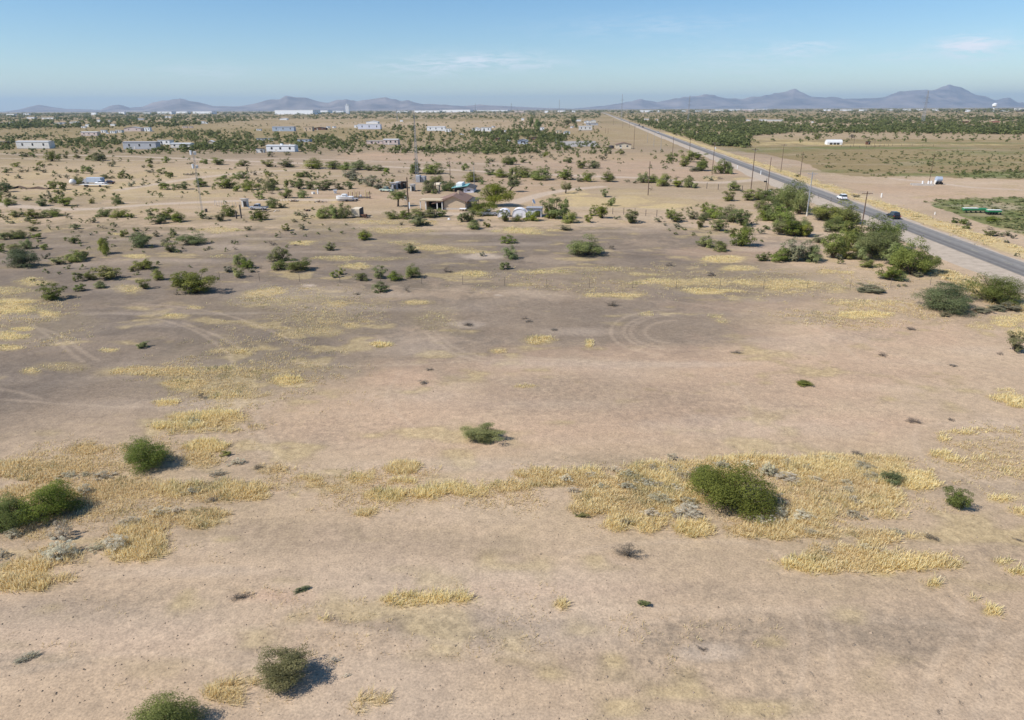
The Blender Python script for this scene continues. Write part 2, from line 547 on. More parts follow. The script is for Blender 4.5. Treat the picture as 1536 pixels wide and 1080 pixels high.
# ------------------------------------------------------------------ ground masks
# px, py, rx, ry, strength, brightness(0 orange straw - 1 pale yellow), turf(1: standing grass)
DRY = """
850 720 60 16 1 .5|930 735 75 24 1 .6|1000 722 80 26 .9 .4|960 765 45 18 1 .5|885 765 20 10 .9 .3|1060 700 50 12 .9 .6|1150 692 60 11 1 .5|1230 700 70 18 1 .5
1300 702 60 18 .9 .5|1350 712 42 11 1 1|1378 724 25 7 1 1|1330 700 30 7 .9 1|1240 740 60 18 .6 .3|1300 752 50 20 .8 .3|1200 772 50 16 .8 .4|1160 797 60 8 .9 .4|1330 773 28 8 .8 .4
1040 790 28 10 1 .7|1130 790 40 7 .8 .4|1250 797 50 9 .7 .3|975 791 14 6 .8 .6|922 787 15 8 1 .6|790 712 40 9 .8 .5|900 752 50 18 1 .5
585 743 38 10 1 1|640 740 38 10 1 1|690 737 46 12 1 1|765 731 32 9 .9 .6|545 718 20 8 1 .8|600 704 26 10 1 .5|600 723 30 5 .9 .9|550 768 17 6 .8 .4|400 702 34 8 .6 .3|462 716 22 6 .7 .4|472 726 18 6 .8 .5|498 733 20 5 .7 .5|385 732 16 9 .8 .4|440 743 11 5 .5 .4
1215 845 58 10 1 1|1290 837 55 18 1 .4|1380 840 58 12 1 .8|1320 806 32 10 .9 .4|1240 825 30 9 .7 .4|1420 845 20 7 .8 .6|1505 843 12 4 .9 1|1528 858 16 4 1 1|1403 875 11 4 .9 1|1487 917 15 6 1 1|1458 898 10 3 .6 .4|1500 749 14 4 .8 .9|1532 768 10 5 .8 .7|1370 805 18 4 .7 .4
1440 648 30 3 .7 .8|1490 644 46 2.5 .5 .6|1413 655 8 7 .7 .8|1412 682 20 4 1 1|1432 689 16 4 1 1|1470 692 40 11 .35 .7|1520 705 20 8 .5 .8|1512 595 26 6 .9 .9|1530 603 18 5 1 1|1505 585 20 4 .6 .8
640 900 76 8 1 1|335 1036 26 11 1 .3|372 1022 22 5 .8 .3|352 1050 14 6 .8 .3|562 1052 34 11 .9 .3|545 1066 16 8 .7 .3|838 908 15 8 1 .7|485 929 8 3 .7 .6|535 905 15 5 .5 .4
40 712 58 16 .9 .2|110 700 40 12 .6 .2|130 676 26 7 1 .3|20 740 42 13 .8 .2|130 740 38 12 .7 .2|190 735 46 17 .6 .2|300 692 36 14 .8 .4|310 670 29 9 1 .7|315 737 66 15 .8 .3|370 742 34 8 .9 .5|290 777 48 13 .9 .3|210 803 45 16 .9 .25|205 830 44 11 .9 .3|85 835 50 13 .5 .2|35 853 36 12 .8 .3|25 876 46 10 1 .3|60 803 34 8 .4 .3|325 770 20 6 .8 .5|100 868 16 4 .8 .4|150 768 40 8 .4 .3
300 632 40 11 .9 .6|245 640 15 4 1 1|330 626 32 8 .9 .7|290 645 55 7 .5 .5|280 576 28 6 .9 .6|250 605 18 4 1 1|230 557 50 7 .8 .4|320 562 64 12 .5 .3|350 587 50 12 .6 .4|425 571 24 6 1 1|380 560 60 16 .3 .3|45 557 14 5 .8 .4|92 551 32 5 .5 .4|165 526 15 3 .9 .6
20 466 46 13 1 .8|68 471 20 6 1 1|14 505 25 6 1 .9|14 522 18 4 1 .9|34 494 15 3 1 1|45 422 26 5 .7 .7|10 436 30 5 .6 .7|190 434 18 6 .7 .6|265 473 14 3 1 .9|292 461 12 3 .8 .8|360 528 18 3 .7 .6|385 640 10 4 .4 .4|440 452 80 9 .5 .7|400 437 26 6 .9 .8|480 478 46 14 .35 .5|475 498 34 8 .6 .6|500 455 30 5 .8 .6|565 517 18 4 1 1|528 488 12 4 .7 .7|625 453 20 3 .8 .6|650 480 34 18 .3 .5
810 510 19 5 .8 .6|883 514 5 4 1 1|790 579 14 2 .6 .8|745 526 10 3 .9 .5|1010 424 105 6 .8 .7|1060 435 42 4 1 .9|960 412 40 3 .7 .7|900 404 50 3 .5 .7|925 442 46 2.5 .8 .7|1140 424 30 6 .5 .5|1190 427 36 7 .8 .7|1230 429 50 6 .5 .6|1290 455 60 5 .6 .8|1300 473 40 5 1 .9|1190 438 16 1.6 .7 1|970 470 9 3 .7 .9|1075 475 12 2.5 .7 .9|1080 388 24 3.5 .9 .8|1110 402 22 3 .8 .8|820 407 36 3 .7 .8|790 425 24 3 .6 .6|705 410 22 4 .9 .8|530 399 20 4 .8 .7|510 388 34 3 .6 .7|560 388 46 2.5 .5 .7|660 372 44 4 .8 .4|700 378 38 2 .7 .7|610 365 22 3 .6 .5|456 365 18 3 .9 .8|206 385 18 3 .9 1|330 345 28 5 .8 .8|265 360 12 3 .6 .6|176 351 16 2 .8 .9|350 385 30 2 .4 .6|1085 481 8 3 .5 .7|1515 482 30 9 .8 .9|1535 498 20 7 1 1|1470 490 22 7 .6 .5|1405 412 10 4 .5 .6|1240 408 12 2.5 .8 .8|1270 409 14 2 .8 .8
900 305 70 12 .8 .3|1000 305 60 10 .6 .5|860 292 24 7 .9 .3|940 290 40 7 .6 .7|1000 311 40 4 .9 .4|780 346 34 5 .9 .8|600 345 55 5 .7 .5|560 333 50 3 .7 .5|450 325 34 4 .7 .4|500 302 8 5 .8 .3|350 293 60 8 .5 .2|300 290 60 12 .4 .5|60 268 60 12 .5 .6|100 258 60 6 .4 .6|30 246 40 4 .5 .5|180 288 50 5 .5 .3|220 258 30 5 .4 .5|20 330 12 6 .6 .7|180 322 20 2 .4 .5|640 334 20 3 .8 .3|830 345 12 1.6 .8 .9|1068 267 10 3 .9 .2|1115 268 16 3 .8 .3|1225 314 12 6 .9 1|1100 300 40 4 .3 .4|1250 285 20 3 .8 .8|1290 296 20 4 .8 .8|1230 284 20 4 .6 .6|1190 253 16 3 .5 .5
"""
DRYL = []
for seg in DRY.replace('\n', '|').split('|'):
    q = [float(a) for a in seg.split()]
    if len(q) == 6: DRYL.append(q)


def ell(px, py, rx, ry):
    c = P(px, py)
    ax = (P(px + rx, py) - P(px - rx, py)) / 2
    yt = max(py - ry, 168.5)
    ay = (P(px, yt) - P(px, py + ry)) / 2
    cen = (P(px, yt) + P(px, py + ry)) / 2
    return cen[:2], np.array([ax[:2], ay[:2]]).T


def add_ell(mask, X, Y, px, py, rx, ry, s, wob, edge=0.35):
    c, A = ell(px, py, rx, ry)
    Ai = np.linalg.inv(A)
    ext = (np.abs(A).sum(axis=1)) * 1.6
    i = np.nonzero((np.abs(X - c[0]) < ext[0]) & (np.abs(Y - c[1]) < ext[1]))[0]
    if not len(i): return
    dx = X[i] - c[0]; dy = Y[i] - c[1]
    a = Ai[0, 0] * dx + Ai[0, 1] * dy; b_ = Ai[1, 0] * dx + Ai[1, 1] * dy
    d = np.sqrt(a * a + b_ * b_) + wob[i] * 1.15
    v = np.clip((1 + edge / 2 - d) / edge, 0, 1) ** .9 * s
    mask[i] = np.maximum(mask[i], v)


def add_line(mask, X, Y, pts, width, s, soft=0.5):
    for k in range(len(pts) - 1):
        a = P(*pts[k])[:2]; b_ = P(*pts[k + 1])[:2]
        L = np.linalg.norm(b_ - a)
        if L < 1e-3: continue
        r = width * 2 + 1
        lo = np.minimum(a, b_) - r; hi = np.maximum(a, b_) + r
        i = np.nonzero((X > lo[0]) & (X < hi[0]) & (Y > lo[1]) & (Y < hi[1]))[0]
        if not len(i): continue
        t = np.clip(((X[i] - a[0]) * (b_[0] - a[0]) + (Y[i] - a[1]) * (b_[1] - a[1])) / L ** 2, 0, 1)
        d = np.hypot(X[i] - a[0] - t * (b_[0] - a[0]), Y[i] - a[1] - t * (b_[1] - a[1]))
        v = np.clip(1 - (d - width / 2) / (soft * width + 1e-6), 0, 1) * s
        mask[i] = np.maximum(mask[i], v)


def in_poly(X, Y, poly):
    pts = [P(*q)[:2] for q in poly]
    ins = np.zeros(X.shape, bool)
    j = len(pts) - 1
    for i in range(len(pts)):
        xi, yi = pts[i]; xj, yj = pts[j]
        if abs(yj - yi) > 1e-9:
            c = ((yi > Y) != (yj > Y)) & (X < (xj - xi) * (Y - yi) / (yj - yi) + xi)
            ins ^= c
        j = i
    return ins


def smooth_pts(pts, n=6):
    """Catmull-Rom through photo points"""
    q = [pts[0]] + list(pts) + [pts[-1]]
    out = []
    for k in range(1, len(q) - 2):
        p0, p1, p2, p3 = [np.array(q[k + j], float) for j in (-1, 0, 1, 2)]
        for t in np.linspace(0, 1, n, endpoint=False):
            out.append(tuple(0.5 * (2 * p1 + (p2 - p0) * t + (2 * p0 - 5 * p1 + 4 * p2 - p3) * t * t + (3 * p1 - p0 - 3 * p2 + p3) * t ** 3)))
    out.append(tuple(pts[-1]))
    return out


FIELD = [(1052, 214), (1160, 235), (1230, 254), (1300, 264), (1400, 266), (1536, 270), (1700, 272), (1700, 212), (1536, 210), (1300, 208), (1160, 210), (1100, 206)]
GREENF = [(1384, 301), (1400, 310), (1440, 322), (1480, 334), (1520, 347), (1560, 360), (1700, 400), (1700, 296), (1536, 296), (1450, 297)]
TRACKS = [
    ([(48, 488), (85, 512), (110, 533), (125, 543)], .5), ([(60, 492), (95, 505), (120, 525), (150, 543)], .5),
    ([(232, 478), (270, 488), (300, 500), (330, 520), (345, 535), (350, 555)], .5), ([(275, 485), (310, 498), (335, 508), (358, 522)], .5),
    ([(0, 585), (30, 590), (60, 600)], .5), ([(640, 500), (680, 530), (720, 542)], .5), ([(655, 500), (690, 525), (740, 540)], .5),
    ([(1442, 905), (1428, 955), (1400, 1000), (1372, 1060)], .45), ([(1492, 930), (1465, 980), (1430, 1040), (1405, 1080)], .45),
    ([(1536, 950), (1500, 1010), (1462, 1080)], .5), ([(1198, 916), (1207, 960), (1203, 1010), (1190, 1070)], .35), ([(1238, 922), (1248, 960), (1246, 1010)], .35),
    ([(860, 918), (1000, 912), (1190, 911), (1300, 925), (1400, 934), (1536, 962)], .6), ([(900, 950), (1020, 925), (1150, 912), (1300, 910)], .4),
    ([(380, 600), (392, 650), (420, 690), (500, 712)], .6), ([(356, 600), (372, 650), (400, 690)], .4), ([(1378, 638), (1372, 662), (1390, 690), (1450, 715), (1536, 742)], .6),
    ([(1376, 642), (1400, 636), (1460, 633), (1536, 636)], .5), ([(400, 545), (600, 548), (780, 538), (920, 546)], .4), ([(760, 532), (860, 540), (960, 542)], .4),
    ([(1000, 450), (1150, 470), (1230, 495), (1290, 540)], .5), ([(600, 560), (580, 600), (620, 640)], .4), ([(1080, 560), (1120, 600), (1130, 650)], .4),
    ([(850, 830), (980, 812), (1130, 815), (1250, 870)], .5), ([(0, 600), (200, 612), (420, 600)], .4), ([(300, 960), (420, 940), (600, 955), (820, 990)], .4),
    ([(430, 405), (600, 430), (800, 440), (1000, 452)], .4), ([(20, 1010), (200, 980), (380, 1000)], .3),
    ([(870, 380), (1000, 374), (1130, 395)], .6), ([(1250, 500), (1380, 540), (1536, 560)], .5), ([(200, 455), (330, 470), (460, 520)], .5),
]
for k, rr in enumerate((0.5, 0.72, 0.8, 1.0)):
    TRACKS.append(([(1010 - k * 3 + 85 * rr * math.cos(t), 497 + 33 * rr * math.sin(t)) for t in np.linspace(R(100), R(275), 12)], .45))

ax_in = np.arange(-46, 46.01, 0.135)
ax_out = np.concatenate([np.arange(46.5, 180, 3.0), np.arange(-180, -46, 3.0)])
AZ = np.sort(np.concatenate([ax_in, ax_out]))
AZ = np.radians(AZ)
rr = [0.5, 8.0, 14.0, 18.0]
while rr[-1] < 43000:
    r_ = rr[-1]
    rr.append(r_ * (1.0055 if r_ < 260 else (1.009 if r_ < 1500 else 1.035)))
RR = np.array(rr)
na, nr = len(AZ), len(RR)
AA, RG = np.meshgrid(AZ, RR)
X = (RG * np.sin(AA)).ravel(); Y = (RG * np.cos(AA)).ravel()
DR = np.hypot(X, Y)
w1 = value_noise(X, Y, 2.2, 1) - .5; w2 = value_noise(X, Y, 6.0, 2) - .5; w3 = value_noise(X, Y, 0.8, 3) - .5
wfar = value_noise(X, Y, 25.0, 4) - .5
wst = value_noise(X * .45, Y, 3.2, 44) - .5
wob = w1 * 0.5 + w2 * 0.6 + w3 * 0.35 + wst * .5 * np.clip(DR / 80, 0, 1) + wfar * np.clip(DR / 300, 0, 1) * .8
masks = {k: np.zeros(X.shape) for k in ('grey', 'pink', 'dry', 'pale', 'field', 'green', 'hatch', 'track')}
for (a, b_, c, d, s, h) in DRYL:
    add_ell(masks['dry'], X, Y, a, b_, c * 1.06, d * 1.12, s * .95, wob, .65 if b_ > 600 else .9)
GP = [(-200, 372), (60, 350), (300, 352), (560, 346), (800, 348), (1000, 344), (1060, 362), (1030, 400), (1180, 428), (1230, 446), (1180, 470), (1000, 500), (900, 540), (700, 548), (520, 552), (420, 580), (300, 610), (60, 650), (-200, 660)]
gsum = np.zeros(X.shape)
for (ox, oy) in ((0, 0), (4, 3), (-4, 2), (2, -5), (-3, -4), (7, -1), (-7, 1), (0, 8), (1, -9)):
    gsum += in_poly(X + w2 * 4 + wfar * 22 + ox, Y + w2 * 4 + wfar * 22 + oy, GP) / 9.0
masks['grey'] = np.maximum(masks['grey'], gsum * np.clip(.80 + (value_noise(X, Y, 14, 8) - .5) * .7, 0, 1))
for (a, b_, c, d, s) in [(150, 375, 260, 40, .9), (500, 365, 330, 28, .9), (850, 368, 260, 26, .9), (620, 400, 330, 34, 1), (300, 420, 300, 40, .9), (870, 420, 220, 24, .8), (200, 490, 260, 50, 1), (520, 480, 260, 50, .9), (800, 480, 220, 40, .8), (950, 500, 180, 30, .75), (100, 560, 180, 30, .8), (650, 525, 200, 18, .7),
                        (1150, 450, 80, 12, .7), (1040, 452, 120, 10, .8), (90, 620, 140, 22, .5), (900, 590, 220, 32, .3), (900, 690, 60, 12, .3), (250, 630, 120, 20, .4), (865, 216, 40, 5, .8), (80, 305, 140, 12, .5), (450, 330, 300, 10, .5), (240, 300, 60, 8, .4), (1230, 480, 60, 12, .4),
                        (100, 920, 160, 18, .3), (700, 945, 130, 22, .3), (400, 800, 150, 16, .25), (1440, 730, 90, 12, .3), (1350, 950, 180, 30, .35), (580, 820, 200, 20, .25)]:
    add_ell(masks['grey'], X, Y, a, b_, c, d, s, wob, 0.8)
for (a, b_, c, d, s) in [(620, 573, 60, 17, .7), (560, 640, 160, 22, .5), (900, 640, 300, 34, .5), (640, 620, 200, 40, .45), (1050, 590, 200, 40, .35), (1200, 560, 180, 40, .5), (1250, 640, 160, 22, .5), (1330, 500, 160, 30, .5), (400, 898, 60, 12, .8), (760, 550, 140, 14, .4), (1000, 530, 200, 12, .4), (820, 270, 160, 10, .5), (660, 237, 110, 5, .6), (570, 232, 50, 3, .9), (540, 297, 120, 14, .6), (790, 290, 70, 16, .7), (370, 300, 26, 6, .7), (340, 308, 30, 4, .8),
                        (1350, 290, 90, 14, .5), (1300, 252, 100, 6, .5), (930, 240, 160, 10, .6), (1000, 262, 120, 8, .6), (820, 885, 200, 14, .3), (200, 960, 160, 25, .25), (1150, 460, 130, 12, .3), (1100, 380, 100, 8, .4), (860, 195, 60, 4, .7), (820, 185, 70, 4, .5), (1000, 205, 60, 6, .4), (1200, 725, 26, 4, .3), (1205, 745, 24, 4, .8)]:
    add_ell(masks['pink'], X, Y, a, b_, c, d, s, wob, 0.9)
for (a, b_, c, d, s) in [(720, 385, 26, 4, .8), (465, 428, 12, 2, 1), (695, 350, 60, 2, .5), (700, 485, 24, 4, .5), (1125, 640, 140, 14, .3), (700, 700, 160, 10, .3), (635, 595, 80, 12, .3), (1300, 300, 60, 10, .4), (1480, 640, 60, 14, .3), (300, 860, 140, 10, .3), (1060, 975, 40, 10, .5), (747, 442, 6, 1.2, 1), (900, 545, 200, 4, .4), (250, 470, 150, 2, .3)]:
    add_ell(masks['pale'], X, Y, a, b_, c, d, s, wob, 0.9)
for (a, b_, c, d, s) in [(700, 942, 140, 24, .6), (1050, 955, 150, 26, .7), (1340, 945, 180, 36, .6), (250, 905, 160, 26, .45), (250, 930, 100, 20, .3), (950, 700, 70, 10, .3), (820, 935, 100, 14, .5), (60, 995, 70, 12, .8), (560, 930, 60, 12, .4), (1180, 1050, 60, 20, .5), (870, 606, 190, 22, .34), (760, 620, 70, 8, .3), (1010, 596, 60, 9, .35), (1380, 815, 80, 12, .3), (640, 875, 60, 10, .3), (1100, 612, 80, 14, .35),
                        (1300, 505, 60, 8, .4), (860, 580, 120, 14, .4), (350, 560, 90, 30, .4), (440, 540, 70, 25, .3), (1080, 885, 160, 10, .3), (30, 650, 90, 14, .3), (980, 1000, 200, 20, .4), (450, 980, 120, 20, .25), (1480, 830, 60, 14, .4), (1230, 925, 120, 12, .5)]:
    add_ell(masks['hatch'], X, Y, a, b_, c, d, s, wob, 0.9)
for (a, b_, c, d, s) in [(200, 288, 280, 40, .62), (120, 255, 220, 22, .5), (400, 318, 300, 22, .45), (850, 300, 260, 24, .35), (600, 262, 200, 10, .2), (200, 740, 230, 70, .3), (1080, 745, 330, 75, .3), (380, 560, 120, 50, .16), (450, 470, 130, 40, .16), (1080, 420, 300, 16, .24), (20, 470, 80, 35, .3), (1290, 820, 190, 45, .3), (1480, 690, 90, 40, .3), (1300, 470, 140, 14, .3), (640, 740, 160, 25, .3), (1130, 290, 160, 16, .2), (450, 202, 300, 12, .3), (1060, 212, 60, 8, .5)]:
    add_ell(masks['dry'], X, Y, a, b_, c, d, s, wob * 1.3, 1.4)
ip = in_poly(X + wfar * 14, Y + wob * 10, FIELD)
masks['field'][ip] = 0.92
add_ell(masks['field'], X, Y, 1000, 195, 250, 6, .6, wob, .8)
for (a, b_, c, d, s) in [(1150, 225, 60, 3, .5), (1300, 222, 160, 2, .8), (1450, 245, 80, 3, .5), (1500, 262, 60, 3.5, .9), (1380, 262, 60, 2, .7), (1480, 229, 90, 3, .6), (1250, 257, 50, 3, .5), (1450, 215, 100, 1.6, .5), (1400, 240, 40, 2, .6)]:
    add_ell(masks['green'], X, Y, a, b_, c, d, s, wob, .9)
for (a, b_, c, d, s) in [(1300, 217, 200, 1.6, .8), (1180, 214, 80, 1.8, .8), (1150, 210, 80, 2.5, .6)]:
    add_ell(masks['dry'], X, Y, a, b_, c, d, s, wob, .9)
ip = in_poly(X + wfar * 5, Y + w1 * 6, GREENF)
masks['green'][ip] = np.clip(0.85 + w2[ip], 0, 1)
masks['dry'][ip] = np.clip(w2[ip] * 2.2 - 0.4, 0, .6)
for pts, wd in TRACKS:
    add_line(masks['track'], X, Y, smooth_pts(pts), wd * .6, 1.0, .9)
DIRT = [([(-200, 230), (0, 231), (200, 235), (400, 243), (600, 251), (800, 261), (960, 267), (1060, 274), (1130, 270), (1158, 263)], 5.0), ([(180, 285), (260, 272), (330, 263), (384, 258), (500, 252)], 4.0), ([(-60, 236), (200, 241), (420, 238), (600, 243), (760, 246)], 2.5), ([(1340, 268), (1416, 276), (1460, 281), (1536, 285), (1700, 292)], 3.0),
        ([(640, 320), (720, 318), (820, 290), (900, 280)], 4.0), ([(-60, 300), (100, 314), (240, 306), (400, 300), (500, 300)], 4.0), ([(1140, 190), (1300, 192), (1536, 196)], 5)]
for pts, wd in DIRT:
    add_line(masks['pale'], X, Y, smooth_pts(pts), wd, 0.95, 0.4)
# strips beside the paved road, in road coordinates
S, Lt = road_coords(X, Y)
wb = w2 * 5 + w1 * 2 + wfar * 3
strip = np.clip(1.3 - np.abs(Lt - (ROADW + 5.6 + wb * .3)) / 3.4, 0, 1) * np.clip((S + 90) / 30, 0, 1) * (0.9 + wob * .8)
strip2 = np.clip(1 - np.abs(Lt + 12.5 + wb * .3) / 2.6, 0, 1) * ((S > -60) & (S < 5))
masks['dry'] = np.maximum(masks['dry'], np.clip(strip * 1.8, 0, .95) * (DR < 900))
masks['dry'] = np.maximum(masks['dry'], np.clip(strip2 * 2.2, 0, .95))
off = (Lt > -9.0) & (Lt < ROADW + 1.5)
for k in ('dry', 'grey', 'field', 'green', 'hatch', 'track'): masks[k][off] = 0
# small straw specks strewn over the lot
sp1 = value_noise(X * .5, Y, 2.4, 51); sp2 = value_noise(X, Y, 11, 52); sp3 = value_noise(X * .6, Y, 1.1, 53)
spk = np.clip((sp1 * .5 + sp2 * .35 + sp3 * .3 - .70) * 7, 0, 1) * np.clip((420 - DR) / 120, 0, 1) * (~off)
masks['dry'] = np.maximum(masks['dry'], spk * .62)
# wind-laid streaks of darker and paler soil
st1 = value_noise(X * .35 + Y * .1, Y, 4.0, 61); st2 = value_noise(X * .3, Y + X * .12, 9.0, 62)
masks['hatch'] = np.maximum(masks['hatch'], np.clip((st1 * .6 + st2 * .5 - .62) * 3, 0, 1) * .4 * (~off))
masks['pale'] = np.maximum(masks['pale'], np.clip((.36 - st1 * .5 - st2 * .3) * 4, 0, 1) * .35 * (~off))
# far broad patches
f1 = value_noise(X, Y, 90, 9); f2 = value_noise(X, Y, 260, 12); f3 = value_noise(X, Y, 700, 13)
farw = np.clip((DR - 190) / 120, 0, 1)
masks['dry'] = np.maximum(masks['dry'], farw * np.clip((f1 - .6) * 2.0, 0, .35))
masks['grey'] = np.maximum(masks['grey'], farw * np.clip((f2 - .5) * 2, 0, .6))
masks['field'] = np.maximum(masks['field'], np.clip((DR - 440) / 350, 0, .92) * np.clip((f3 * .5 + f2 * .5) * 1.6, .3, 1))
near = np.clip((150 - DR) / 30, 0, 1) * np.clip((np.abs(Lt + 2) - 14) / 6, 0, 1)
Z = near * (w2 * 0.16 + w1 * 0.05 + (value_noise(X, Y, 18, 5) - .5) * 0.3)
idx = np.arange(na * nr).reshape(nr, na)
q = np.stack([idx[:-1, :-1], idx[:-1, 1:], idx[1:, 1:], idx[1:, :-1]], -1).reshape(-1, 4)
q2 = np.stack([idx[:-1, -1], idx[:-1, 0], idx[1:, 0], idx[1:, -1]], -1).reshape(-1, 4)
q = np.concatenate([q, q2])[:, ::-1]
me = mesh_np('ground', np.stack([X, Y, Z], -1), q, M['soil'], masks, smooth=True)
g = link(bpy.data.objects.new('ground', me))
tag(g, kind='structure')


def gz(x, y):
    """height of the ground sheet"""
    x = np.atleast_1d(np.asarray(x, float)); y = np.atleast_1d(np.asarray(y, float))
    dr = np.hypot(x, y); s_, l_ = road_coords(x, y)
    nr_ = np.clip((150 - dr) / 30, 0, 1) * np.clip((np.abs(l_ + 2) - 14) / 6, 0, 1)
    return nr_ * ((value_noise(x, y, 6.0, 2) - .5) * 0.16 + (value_noise(x, y, 2.2, 1) - .5) * 0.05 + (value_noise(x, y, 18, 5) - .5) * 0.3)


# road sheets
def strip_mesh(name, l0, l1, z, mat, s0, s1, nseg, jag=0):
    ss = np.concatenate([np.linspace(s0, 600, 120), np.linspace(640, s1, nseg)])
    nl = 13
    ls = np.linspace(l0, l1, nl)
    V = []; at = []
    for s_ in ss:
        for k, l_ in enumerate(ls):
            j = 0
            if jag and k in (0, nl - 1): j = (value_noise(np.array([s_]), np.array([l_]), 9.0, 5)[0] - .5) * jag
            p = road_pt(s_, l_ + j)
            V.append((p[0], p[1], z)); at.append(k / (nl - 1))
    I = np.arange(len(ss) * nl).reshape(len(ss), nl)
    Q = np.stack([I[:-1, :-1], I[:-1, 1:], I[1:, 1:], I[1:, :-1]], -1).reshape(-1, 4)
    o = link(bpy.data.objects.new(name, mesh_np(name, np.array(V), Q, mat, {'lat': at})))
    return tag(o, kind='structure')


strip_mesh('road_shoulder', -6.8, ROADW + 1.4, 0.006, M['shoulder'], -120, 9000, 60, 2.2)
strip_mesh('road', 0, ROADW, 0.05, M['asphalt'], -120, 9000, 60)
# painted lines: worn, as flat sheets just above the asphalt
M['paintline'] = paint('worn_road_paint', (0.34, 0.31, 0.2), 0.8, 0.3, 0.5)
mb = MB()
s_ = -110.0
while s_ < 500:
    a, b_, c, d = road_pt(s_, ROADW / 2 - .06), road_pt(s_ + 3, ROADW / 2 - .06), road_pt(s_ + 3, ROADW / 2 + .06), road_pt(s_, ROADW / 2 + .06)
    mb.poly([(*p[:2], 0.055) for p in (a, d, c, b_)], [(0, 1, 2, 3)])
    s_ += 12
tag(mb.build('road_marking', M['paintline']), kind='structure')

# mountains
PROF_L = [(-250, 168), (-150, 158), (-80, 160), (0, 167), (30, 163), (45, 160), (60, 158), (75, 160), (100, 163), (150, 164), (165, 159), (180, 157), (195, 161), (215, 160), (230, 155), (250, 151), (272, 148), (285, 151), (300, 153), (320, 158), (350, 159), (380, 156), (400, 150), (420, 148), (432, 143), (445, 146), (460, 147), (480, 152), (495, 153), (510, 149), (520, 147), (535, 150), (555, 148), (580, 146), (600, 150), (615, 149), (635, 155), (660, 156), (700, 157), (720, 155), (760, 158), (800, 160), (860, 162)]
PROF_R = [(860, 162), (905, 158), (920, 155), (950, 150), (962, 148), (985, 152), (1010, 145), (1035, 141), (1060, 141), (1080, 144), (1110, 148), (1130, 143), (1150, 140), (1170, 137), (1188, 134), (1200, 137), (1215, 143), (1240, 145), (1265, 147), (1290, 149), (1320, 146), (1340, 139), (1360, 135), (1385, 134), (1400, 134), (1420, 131), (1435, 134), (1450, 140), (1470, 145), (1490, 149), (1510, 147), (1525, 153), (1600, 158), (1700, 150), (1800, 162)]


def mountains(name, prof, dist, seed):
    xs = np.array([p[0] for p in prof], float); ys = np.array([p[1] for p in prof], float)
    nu = 420; nv = 19
    u = np.linspace(xs[0], xs[-1], nu)
    top = np.interp(u, xs, ys)
    hpx = np.clip((167 - 7 * u / 1536) - top, 0, None)
    pos = []
    for i in range(nu):
        d = RN @ np.array([(u[i] - 768) / F, -(163 - 540) / F, -1.0])
        a = math.atan2(d[0], d[1])
        hz_ = hpx[i] / F * math.cos(PITCH) * math.cos(PITCH) * dist / math.cos(a) * 1.0
        for v in np.linspace(-1, 1, nv):
            rad = dist / 1 + v * dist * 0.13
            x = rad * math.sin(a) / math.cos(a); y = rad
            g_ = (1 - abs(v)) ** 1.15
            pos.append((x, y, hz_, g_, v))
    pos = np.array(pos)
    n1 = value_noise(pos[:, 0], pos[:, 1], 900, seed) - .5
    n2 = value_noise(pos[:, 0], pos[:, 1], 350, seed + 1) - .5
    n3 = value_noise(pos[:, 0], pos[:, 1], 2200, seed + 2) - .5
    amp = pos[:, 2] * np.abs(pos[:, 4]) ** .5 * (1 - np.abs(pos[:, 4]))
    z = pos[:, 2] * pos[:, 3] + amp * (n1 * .9 + n2 * .5 + n3 * 1.0) * 1.2 + np.where(np.abs(pos[:, 4]) < .05, pos[:, 2] * (n2 * .26 + (value_noise(pos[:, 0], pos[:, 1], 140, seed + 5) - .5) * .12), 0) - 3 * (np.abs(pos[:, 4]) > .93)
    I = np.arange(nu * nv).reshape(nu, nv)
    Q = np.stack([I[:-1, :-1], I[1:, :-1], I[1:, 1:], I[:-1, 1:]], -1).reshape(-1, 4)
    o = link(bpy.data.objects.new(name, mesh_np(name, np.stack([pos[:, 0], pos[:, 1], z], -1), Q, M['rock'])))
    tag(o, kind='structure')


mountains('mountains', PROF_L, 19000, 21)
mountains('mountains', [(a, 160.5 + (b_ - 160.5) * .93) for a, b_ in PROF_R], 24000, 31)

